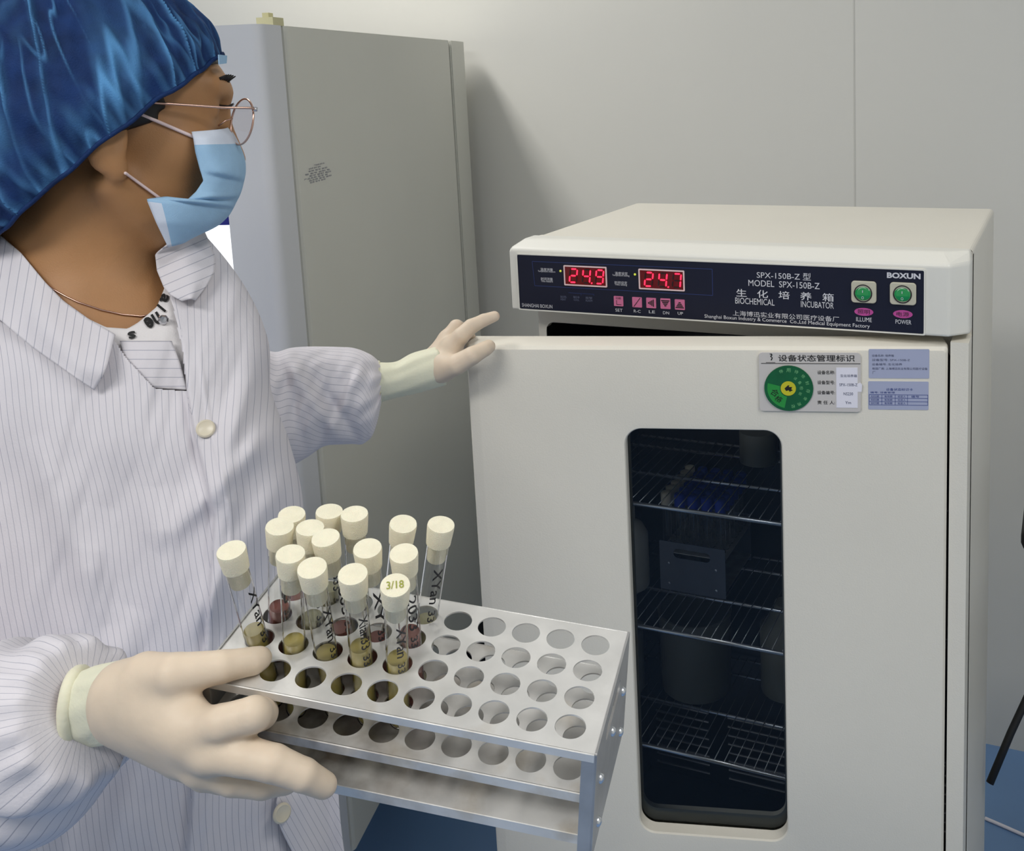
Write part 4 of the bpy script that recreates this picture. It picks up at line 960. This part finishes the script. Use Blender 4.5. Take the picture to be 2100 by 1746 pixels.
letters(g, 'ne', 313, 657, 34, 24, math.radians(150), td); letters(g, 's', 270, 687, 16, 15, math.radians(165), td); letters(g, 'l', 331, 632, 5, 22, math.radians(130), td); letters(g, 'a', 337, 612, 18, 16, math.radians(115), td)
g.build('neckband_lettering', M['textd'], tee)
patch('coat_facing', [[(246, 700), (300, 700), (352, 700)], [(262, 742), (318, 745), (370, 748)], [(316, 796), (350, 798), (384, 800)]], M['coat'], per, 20, 20, stripe=lambda i, j, u, v: v / FPX * 0.95 * .75, depth=lambda u, v: tfront(u, v) - folds(u, v) + 0.0035)
# collar
def cd_(lift): return lambda u, v: tfront(u, v) - lift
inner = [(-150, 425), (-60, 455), (2, 484), (44, 520), (95, 582), (130, 618), (182, 655), (236, 686)]
fold = [(-150, 470), (-70, 510), (0, 552), (30, 590), (75, 645), (120, 690), (165, 732), (218, 755)]
outer = [(-150, 600), (-60, 640), (0, 656), (32, 684), (66, 712), (112, 744), (160, 778), (194, 800)]
def lift_rows(rows, lifts, dfun=tfront): return [[(u, v, dfun(u, v) - l) for u, v in r] for r, l in zip(rows, lifts)]
def mindep(u, v, l):
    d = tfront(u, v) - l; h = hit(u, v)
    if h is not None: d = min(d, np.dot(RC[2], h - CAM) - 0.007)
    return d
rows = [[(u, v, mindep(u, v, .006)) for u, v in inner], [(u, v, mindep(u, v, .016)) for u, v in fold], [(u, v, tfront(u, v) - .009 - folds(u, v)) for u, v in outer]]
patch('collar', rows, M['coat'], per, 60, 30, stripe=lambda i, j, u, v: (u * .75 + v * .12) / FPX * 0.95, bulge=lambda i, j, u, v: -0.003 * math.sin(j * 17) * (i ** 2) * .6 - 0.0025 * nz(u / 40, v / 60, 2) * i, thick=0.0016)
inner2 = [(346, 500), (318, 522), (322, 556), (336, 590), (350, 606), (374, 618)]
outer2 = [(418, 474), (430, 500), (442, 530), (440, 558), (425, 585), (400, 616)]
mid2 = [((a + c_) / 2 + 4, (b + d_) / 2 - 4) for (a, b), (c_, d_) in zip(inner2, outer2)]
rows = [[(u, v, mindep(u, v, .003)) for u, v in inner2], [(u, v, mindep(u, v, .012)) for u, v in mid2], [(u, v, tfront(u, v) - .005) for u, v in outer2]]
patch('collar', rows, M['coat'], per, 30, 20, stripe=lambda i, j, u, v: (u * .3 + v * .7) / FPX * 0.95, thick=0.0016)
# front flap near the hem and the buttons
def disc(name, u, v, rpx, dfun, m, tilt=0.0, asp=1.0):
    P0 = at(u, v, dfun(u, v) - 0.0015); du = at(u + 12, v, dfun(u + 12, v)) - at(u - 12, v, dfun(u - 12, v)); dv = at(u, v + 12, dfun(u, v + 12)) - at(u, v - 12, dfun(u, v - 12))
    nn = np.cross(dv, du); nn /= np.linalg.norm(nn)
    if np.dot(nn, CAM - P0) < 0: nn = -nn
    r = rpx / FPX * dfun(u, v)
    MB().lathe([(r * .98, 0), (r, 0.001), (r * .96, 0.0022), (r * .8, 0.0028), (r * .7, 0.0022), (0, 0.0020)], P0, nn, 28).build(name, m, per, True, angle=0.9)
disc('button', 422, 880, 19, coat_depth, M['button'])
flap = patch('front_flap', [[(590, 1570), (640, 1575), (692, 1590)], [(566, 1660), (630, 1670), (698, 1680)], [(598, 1746), (650, 1755), (708, 1760)], [(660, 1850), (700, 1850), (722, 1850)]], M['coat'], per, 24, 30,
    stripe=lambda i, j, u, v: (u - .55 * (v - 1600)) / FPX * 0.95, depth=lambda u, v: min(coat_depth(min(u, 690), v), 1.0) - 0.010, bulge=lambda i, j, u, v: -0.004 * math.sin(math.pi * j))
disc('button', 577, 1668, 20, lambda u, v: coat_depth(u, v) - 0.013, M['button'])

# ---- far sleeve (her left arm, reaching for the door)
SU = [500, 540, 564, 595, 630, 664, 700, 720, 749, 768, 776, 782]
STp = [700, 716, 722, 714, 711, 711, 712, 713, 722, 733, 741, 748]
SB = [985, 975, 968, 957, 938, 916, 912, 911, 908, 884, 856, 826]
SDp = [1.13, 1.15, 1.16, 1.175, 1.19, 1.205, 1.22, 1.228, 1.238, 1.243, 1.246, 1.248]
us = np.linspace(500, 782, 110); NA2 = 120; V = []; ST = []
for u in us:
    tp, bt, dd = (float(smooth_interp(u, SU, a)) for a in (STp, SB, SDp)); vc = (tp + bt) / 2; hv = (bt - tp) / 2; hd = hv / FPX * dd * .85
    for k in range(NA2):
        th = 2 * math.pi * k / NA2; c_, s_ = math.cos(th), math.sin(th)
        fo = 0.009 * nz(u / 55 + .6 * s_, s_ * 1.3 + 2, c_ * 1.3) + 0.005 * nz(u / 25 + 2 * s_, s_ * 2.5, c_ * 2 + 7)
        fo += 0.007 * math.exp(-((u - 640 - 60 * s_) / 16) ** 2) - 0.006 * math.exp(-((u - 672 - 70 * s_) / 15) ** 2) + 0.006 * math.exp(-((u - 712 + 45 * s_) / 14) ** 2) - 0.005 * math.exp(-((u - 600 - 30 * s_) / 14) ** 2)
        g2 = max(0, (u - 735) / 47); fo += 0.0035 * g2 * math.sin(th * 11 + 2 * nz(u / 30, s_, c_))
        e = abs(c_) ** .5
        uu = u - 26 * max(0, -c_) * 0 ; V.append(cs(uu, vc + hv * s_, dd - (hd + fo) * c_)); ST.append(((th + math.pi) % (2 * math.pi)) * hv / FPX * 1.2 * .75 + 0.0012 * nz(u / 60, s_ * 2, 3))
V = np.array(V); m_ = len(us)
F = [(i * NA2 + k, i * NA2 + (k + 1) % NA2, (i + 1) * NA2 + (k + 1) % NA2, (i + 1) * NA2 + k) for i in range(m_ - 1) for k in range(NA2)]
cmk('sleeve', V, F, M['coat'], per, attr={'stripe': np.array(ST) + 0.05})
# ---- near sleeve (her right arm, bent at the elbow, gathered at the wrist)
NS = [K(-150, 640, 1.03, .088), K(-330, 1400, 0.90, .078), K(-150, 1540, 0.80, .066), K(10, 1535, 0.735, .061), K(105, 1485, 0.702, .052), K(165, 1458, 0.690, .037)]
def ns_fn(P):
    D = None
    for (a, ra), (b, rb) in zip(NS, NS[1:]):
        e = rcone(P, a, b, ra, rb); D = e if D is None else smin(D, e, 0.03)
    a = cs(60, 1500, 0.715); b = cs(165, 1457, 0.690); ax_ = (b - a) / np.linalg.norm(b - a)
    t = sum((P[i] - b[i]) * ax_[i] for i in range(3)); y = P[1] - b[1] - t * ax_[1]; z = P[2] - b[2] - t * ax_[2]
    th = np.arctan2(y, z); g_ = np.clip((t + 0.045) / 0.045, 0, 1)
    D = D + 0.0022 * g_ * np.sin(th * 15 + 20 * t) + 0.0055 * np.sin(t * 80 + th * 2.2 + 1.5 * np.sin(th * 3 + t * 30)) * np.clip(1 - g_, 0, 1) * np.clip((t + 0.25) * 8, 0, 1)
    return smax(D, t - 0.006, 0.004)
lo, hi = bounds(NS, 0.012); P, F = sdf_mesh(ns_fn, lo, hi, 0.0034, 2)
a = cs(-150, 1540, .80); b = cs(165, 1457, .69); ax_ = (b - a) / np.linalg.norm(b - a); rel = P - a; rel -= np.outer(rel @ ax_, ax_)
st = np.arctan2(rel[:, 1], rel[:, 2]) * 0.060
cmk('sleeve', P, F, M['coat'], per, attr={'stripe': st + 0.5})

# ---- gloves
d0 = 0.0
RH = [
    ([K(252, 1408, .668, .0145), K(300, 1388, .659, .0148), K(360, 1384, .648, .0130), K(455, 1368, .6525, .0100), K(520, 1356, .6635, .0086), K(533, 1351, .666, .0076)], .009),   # thumb
    ([K(250, 1425, .666, .0150), K(385, 1498, .642, .0132)], .014), ([K(250, 1448, .666, .0165), K(435, 1540, .640, .0132)], .014),
    ([K(250, 1468, .670, .0150), K(415, 1572, .652, .0122)], .014), ([K(250, 1484, .676, .0120), K(372, 1556, .668, .0112)], .014),
    ([K(290, 1425, .660, .0145), K(378, 1470, .646, .0115)], .012),
    ([K(385, 1498, .642, .0128), K(455, 1484, .634, .0112), K(520, 1466, .633, .0108), K(537, 1464, .650, .0098), K(530, 1476, .674, .0085)], .006),     # index
    ([K(435, 1540, .640, .0132), K(500, 1552, .634, .0118), K(560, 1566, .631, .0110), K(622, 1590, .634, .0097), K(664, 1611, .642, .0082)], .005),     # middle
    ([K(415, 1572, .652, .0122), K(480, 1596, .654, .0110), K(540, 1606, .658, .0100), K(585, 1600, .672, .0090), K(605, 1590, .690, .008)], .004),      # ring
    ([K(372, 1556, .668, .0112), K(420, 1590, .672, .0100), K(455, 1600, .684, .0088), K(480, 1590, .700, .0078)], .004),                               # little
]
P, F = hand(RH, .012, 0.00135); gl = cmk('glove', P, F, M['glove'], per)
LH = [
    ([K(890, 752, 1.272, .0195), K(908, 748, 1.268, .0195), K(925, 720, 1.272, .014)], .012), ([K(895, 738, 1.282, .016), K(918, 697, 1.292, .0125)], .012), ([K(898, 742, 1.292, .014), K(914, 708, 1.312, .0115)], .012),
    ([K(903, 758, 1.262, .016), K(936, 748, 1.246, .0128), K(968, 730, 1.243, .0112), K(994, 716, 1.254, .0092), K(1002, 711, 1.259, .0085)], .008),     # thumb
    ([K(925, 712, 1.272, .0125), K(945, 690, 1.268, .0105), K(966, 670, 1.274, .0094), K(992, 657, 1.281, .0080), K(1014, 649, 1.286, .0068)], .006),     # index
    ([K(918, 697, 1.290, .0115), K(936, 671, 1.296, .0095), K(956, 680, 1.314, .0088), K(964, 694, 1.330, .0078)], .004),
    ([K(914, 705, 1.308, .0110), K(930, 684, 1.316, .0090), K(950, 690, 1.334, .0084), K(958, 702, 1.346, .0075)], .004),
    ([K(908, 718, 1.322, .0100), K(924, 702, 1.332, .0080), K(942, 706, 1.346, .0074), K(950, 714, 1.354, .0068)], .004),
]
P, F = hand(LH, .012, 0.0015); gl2 = cmk('glove', P, F, M['glove'], per)
def cuff(parent, secs, name='glove_cuff', n=72, wr=0.0012, rim=None):
    # secs: (u, v, d, half height px, half depth m, forward lean px)
    S = np.array(secs, float); T = np.linspace(0, 1, 26); t = np.linspace(0, 1, len(S)); V = []
    for q in T:
        u, v, d, hv, hd, ln, sk = [float(smooth_interp(q, t, S[:, j])) for j in range(7)]
        for k in range(n):
            th = 2 * math.pi * k / n; c_, s_ = math.cos(th), math.sin(th); w_ = 1 + (wr * (nz(q * 2, s_ * 2.2, c_ * 2.2) + .5 * math.sin(th * 9 + q * 3)) / max(hd, .01)) * (0.5 + .5 * q)
            V.append(cs(u - ln * c_ + sk * s_, v + hv * s_ * w_, d - hd * c_ * w_))
    F = [(i * n + k, i * n + (k + 1) % n, (i + 1) * n + (k + 1) % n, (i + 1) * n + k) for i in range(len(T) - 1) for k in range(n)]
    o = cmk(name, np.array(V), F, M['cuff'], parent); q = o.modifiers.new('s', 'SOLIDIFY'); q.thickness = 0.001; q.offset = 0
    if rim:
        u, v, d, hv, hd, ln, sk = secs[0]
        R_ = MB().tube([c2w(cs(u - ln * math.cos(t_) + sk * math.sin(t_), v + hv * math.sin(t_) * 1.02, d - hd * math.cos(t_) * 1.02)) for t_ in np.linspace(0, 2 * math.pi, 60)[:-1]], rim, 10, closed=True)
        R_.build('cuff_rim', M['cuff'], parent, True)
    return o
cuff(gl, [(162, 1457, .690, 78, .0225, 30, -4), (190, 1450, .684, 81, .0240, 22, -6), (232, 1443, .674, 83, .0250, 8, -8)], rim=0.0046)
cuff(gl2, [(778, 784, 1.250, 40, .026, 3, 2), (815, 778, 1.258, 36, .024, 3, 2), (850, 766, 1.266, 40, .025, 0, 4), (905, 751, 1.273, 38, .0235, -4, 10)], rim=0.0022, wr=.0012)

# ---- hair cap
rimc = cs(226, 279, 1.035)
e3 = rimc / np.linalg.norm(rimc); e1 = cs(457, 110, 1.035) - cs(-5, 447, 1.035); e1 -= e3 * np.dot(e1, e3); e1 /= np.linalg.norm(e1)
e2 = np.cross(e3, e1); e2 = e2 if e2[1] < 0 else -e2
TWIST = -0.9; NT, NP = 110, 620; V = []; RG = []
for i in range(NT + 1):
    t = i / NT; ph = t * math.pi / 2
    for k in range(NP):
        th = 2 * math.pi * k / NP; c_, s_ = math.cos(th), math.sin(th)
        back = max(0, -c_)
        A = 0.146 + 0.008 * back; B_ = 0.104; H_ = 0.168
        prof = math.cos(ph) ** 0.5; pinch = 1 - 0.07 * math.exp(-(t / 0.06) ** 2)
        x, y, z = A * c_ * prof * pinch, B_ * s_ * prof * pinch, H_ * math.sin(ph) ** 0.95
        z += 0.0035 * nz(th * 4, 3.3, 1.0) * math.exp(-(t / .2) ** 2); sag = 0.026 * back ** 1.5 * math.exp(-((t - .12) / .16) ** 2); z -= sag; x -= 0.010 * back * math.exp(-((t - .15) / .2) ** 2)
        rg = 0.0
        tw = th + TWIST * t
        ct, st_ = math.cos(tw), math.sin(tw)
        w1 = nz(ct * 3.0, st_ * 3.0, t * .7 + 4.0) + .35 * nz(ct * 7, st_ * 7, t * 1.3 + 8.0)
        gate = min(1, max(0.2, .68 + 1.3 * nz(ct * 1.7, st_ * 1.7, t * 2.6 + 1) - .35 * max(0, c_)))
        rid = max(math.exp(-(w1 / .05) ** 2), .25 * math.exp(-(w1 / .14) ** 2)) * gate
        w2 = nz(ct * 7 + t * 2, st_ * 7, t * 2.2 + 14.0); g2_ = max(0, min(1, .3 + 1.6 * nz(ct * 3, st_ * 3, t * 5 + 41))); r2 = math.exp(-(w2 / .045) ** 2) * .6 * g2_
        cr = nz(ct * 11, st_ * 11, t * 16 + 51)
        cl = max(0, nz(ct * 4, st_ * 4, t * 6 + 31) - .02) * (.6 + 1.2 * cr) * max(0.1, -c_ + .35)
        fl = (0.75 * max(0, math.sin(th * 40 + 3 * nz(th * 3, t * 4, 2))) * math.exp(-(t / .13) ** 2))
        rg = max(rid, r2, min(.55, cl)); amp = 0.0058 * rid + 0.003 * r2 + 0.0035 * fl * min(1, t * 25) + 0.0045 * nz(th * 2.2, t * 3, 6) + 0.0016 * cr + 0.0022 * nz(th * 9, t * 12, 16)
        nrm = np.array([c_ * prof, s_ * prof, math.sin(ph)]); nrm /= np.linalg.norm(nrm) + 1e-9
        q = np.array([x, y, z]) + nrm * amp
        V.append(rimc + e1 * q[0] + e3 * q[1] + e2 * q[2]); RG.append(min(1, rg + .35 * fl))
F = [(i * NP + k, i * NP + (k + 1) % NP, (i + 1) * NP + (k + 1) % NP, (i + 1) * NP + k) for i in range(NT) for k in range(NP)]
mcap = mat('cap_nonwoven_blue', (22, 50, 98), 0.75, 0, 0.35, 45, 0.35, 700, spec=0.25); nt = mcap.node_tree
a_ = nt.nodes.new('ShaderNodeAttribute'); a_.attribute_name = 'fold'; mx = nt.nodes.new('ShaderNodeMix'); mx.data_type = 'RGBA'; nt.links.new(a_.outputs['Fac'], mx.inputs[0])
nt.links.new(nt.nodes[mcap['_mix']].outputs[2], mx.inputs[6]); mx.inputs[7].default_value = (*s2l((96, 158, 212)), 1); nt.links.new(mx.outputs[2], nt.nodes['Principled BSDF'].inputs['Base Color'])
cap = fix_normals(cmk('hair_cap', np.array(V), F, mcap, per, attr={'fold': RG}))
hemp = [c2w(V[k]) for k in range(NP)]
tb = MB(); q_ = [c2w(cs(u, v, d)) for u, v, d in ((449, 112, 1.02), (466, 114, 1.045), (465, 130, 1.045), (450, 132, 1.02))]; nn_ = np.cross(q_[1] - q_[0], q_[3] - q_[0]); nn_ *= .001 / np.linalg.norm(nn_); tb.add(q_ + [a + nn_ for a in q_], [(0, 1, 2, 3), (7, 6, 5, 4), (0, 4, 5, 1), (1, 5, 6, 2), (2, 6, 7, 3), (3, 7, 4, 0)])
tb.build('cap_tab', M['mask'], cap)
MB().tube(hemp[::2], 0.0022, 6, closed=True).build('cap_elastic', mcap, cap, True)

# ---- face mask: pleated sheet wrapping from the near cheek over the nose to the far side
rowsM = [  # near edge (u,v), outer silhouette (u,v)
    ((393, 271), (466, 262)), ((397, 285), (480, 277)), ((401, 312), (499, 318)), ((409, 343), (503, 350)), ((417, 371), (498, 378)),
    ((402, 394), (492, 398)), ((385, 410), (484, 414)), ((340, 404), (476, 430)), ((301, 409), (465, 446)), ((320, 455), (440, 466)), ((345, 507), (385, 491))]
nu, nv = 60, 90; V = []; MI = []
T = np.linspace(0, 1, nv); tt = np.linspace(0, 1, len(rowsM))
Lu = np.interp(T, tt, [r[0][0] for r in rowsM]); Lv = np.interp(T, tt, [r[0][1] for r in rowsM]); Ru = smooth_interp(T, tt, [r[1][0] for r in rowsM]); Rv = smooth_interp(T, tt, [r[1][1] for r in rowsM])
nearD = np.interp(T, tt, [1.005, 1.0, .998, .997, .997, .995, .990, .975, .965, .970, .985]); farD = np.interp(T, tt, [1.075, 1.078, 1.085, 1.09, 1.09, 1.085, 1.08, 1.07, 1.06, 1.05, 1.03])
for i in range(nv):
    for j in range(nu):
        s = j / (nu - 1) * 1.7
        if s <= 1:
            a = math.sin(s * math.pi / 2); b = 1 - math.cos(s * math.pi / 2)
            u = Lu[i] + (Ru[i] - Lu[i]) * a; v = Lv[i] + (Rv[i] - Lv[i]) * s; d = nearD[i] + (farD[i] - nearD[i]) * b
        else:
            q = (s - 1); u = Ru[i] - (Ru[i] - Lu[i]) * (1 - math.cos(q * math.pi / 2)) * .8; v = Rv[i] + (Lv[i] - Rv[i]) * q * .5; d = farD[i] + 0.075 * math.sin(q * math.pi / 2)
        pl = 0
        for (p0, sl, am) in ((.36, .05, .006), (.56, -.05, .006), (.72, -.08, .005)):
            x = T[i] - p0 - sl * (s - .5); pl += 1.7 * am * (1 / (1 + math.exp(max(-50, min(50, x / .007)))) - .5) * math.exp(-(x / .10) ** 2) * min(1, s * 2.5)
        pl += 0.0022 * nz(s * 3, T[i] * 6, 4)
        h = hit(u, v) if s < 1 else None; d = d - pl
        if h is not None: d = min(d, np.dot(RC[2], h - CAM) - 0.0012)
        V.append(cs(u, v, d))
F = [(i * nu + j, i * nu + j + 1, (i + 1) * nu + j + 1, (i + 1) * nu + j) for i in range(nv - 1) for j in range(nu - 1)]
mi = [1 if (i < nv * .135 or (i > nv * .79 and j < 4) ) else 0 for i in range(nv - 1) for j in range(nu - 1)]
mk_ = cmk('face_mask', np.array(V), F, M['mask'], per, mats=[M['mask'], M['maskw']], midx=mi)
q = mk_.modifiers.new('cloth', 'SOLIDIFY'); q.thickness = 0.0012; q.offset = 0
def on_skin(pts, lift): 
    out = []
    for u, v in pts:
        h = hit(u, v, lift); out.append(h if h is not None else (out[-1] if out else at(u, v, 1.0)))
    return out
def seg(a, b, n): return [(a[0] + (b[0] - a[0]) * k / (n - 1), a[1] + (b[1] - a[1]) * k / (n - 1)) for k in range(n)]
MB().tube(on_skin(seg((288, 234), (402, 283), 14), 0.0025), 0.0017, 8).build('ear_loop', M['strap'], per, True)
MB().tube(on_skin(seg((257, 355), (330, 408), 10), 0.003), 0.0014, 8).build('ear_loop', M['strap'], per, True)

# ---- spectacles
gyaw = yaw + math.radians(17); ga = np.array([math.cos(gyaw), 0, math.sin(gyaw)]); gb = np.array([math.sin(gyaw), 0, -math.cos(gyaw)])
ga = ga * math.cos(.10) - gz * math.sin(.10); gu = gz * math.cos(.10) + np.array([math.cos(gyaw), 0, math.sin(gyaw)]) * math.sin(.10)
GO = cs(524, 224, 1.03) - gb * 0.060 - gu * 0.008
def gw(x, y, z): return GO + x * ga + y * gb + z * gu
gs = cmk('spectacles', *(lambda m: (np.array(m.V), m.F))(MB().tube([gw(.002, y, 0.010 + .005 * math.cos(y * 90)) for y in np.linspace(-.010, .010, 8)], 0.0011, 6)), M['gold'], per)
for s in (-1, 1):
    loop = [gw(0, s * (0.034 + 0.0235 * math.cos(t)), -0.003 + 0.0235 * math.sin(t)) for t in np.linspace(0, 2 * math.pi, 49)[:-1]]
    mb = MB().tube(loop, 0.0010, 6, closed=True); mk('rim', c2w(np.array(mb.V)), mb.F, M['gold'], gs, True)
    cc = sum(loop) / len(loop); mk('lens', c2w(np.array([cc] + loop)), [(0, 1 + k, 1 + (k + 1) % 48) for k in range(48)], M['lens'], gs, True)
    hg = gw(0, s * 0.0595, 0.008)
    mb = MB().tube([gw(0, s * 0.0565, 0.007), hg, hg - ga * .006 + gb * s * .002, hg * .6 + hw(0.045, s * 0.0725, 0.023) * .4, hw(0.03, s * 0.0760, 0.022), hw(-0.01, s * 0.081, 0.020), hw(-0.025, s * 0.081, 0.002)], 0.0014, 6); mk('temple_arm', c2w(np.array(mb.V)), mb.F, M['gold'], gs, True)
    mb = MB().lathe([(0, -.0025), (0.0022, -.002), (0.0022, .002), (0, .0025)], hg, gu, 12); mk('hinge', c2w(np.array(mb.V)), mb.F, M['silver'], gs, True)
    mb = MB().tube([gw(0, s * 0.0125, 0.002), gw(-.008, s * 0.0135, -0.002), gw(-.014, s * 0.012, -0.008)], 0.0009, 6); mk('nose_pad_arm', c2w(np.array(mb.V)), mb.F, M['gold'], gs, True)
# ---- necklace with crystal pendant, mole
nk = on_skin([(60, 560), (95, 583), (110, 594), (135, 608), (160, 620), (208, 636), (250, 645), (289, 649), (312, 645)], 0.0015)
nk.append(at(330, 650, td(330, 650) - 0.004))
MB().tube(nk, 0.0009, 6).build('necklace', M['gold'], per, True)
o_ = at(335, 656, td(335, 656) - 0.005); MB().lathe([(0, -.003), (0.004, -.001), (0.0048, 0.001), (0.003, 0.003), (0, 0.0034)], o_, CAM - o_, 8).build('pendant', M['silver'], per)
# ---- trousers and shoes below the frame
W0 = c2w(np.array([-0.53, 1.0, 1.06])); 
for s, dx in ((-1, -0.14), (1, 0.10)):
    b0 = c2w(np.array([-0.53 + dx, 0.55, 1.06])); x, y = b0[0], b0[1]
    MB().tube([(x, y, 1.0), (x, y, 0.75), (x, y, 0.5), (x, y, 0.25), (x, y, 0.07)], [.10, .085, .07, .062, .06], 20).build('trouser_leg', M['trouser'], per, True)
    fx = np.array([0.75, 0.66, 0]); V = []; 
    P, F = snet(lambda Q: smax(smin(ellip(Q, (x + .07, y + .06, .035), (.10, .10, .045)), ellip(Q, (x, y, .05), (.055, .055, .055)), .03), -Q[2] + 0.0, .004), (x - .1, y - .1, -.02), (x + .2, y + .2, .12), .006)
    mk('shoe', P, F, M['shoe'], per, True)
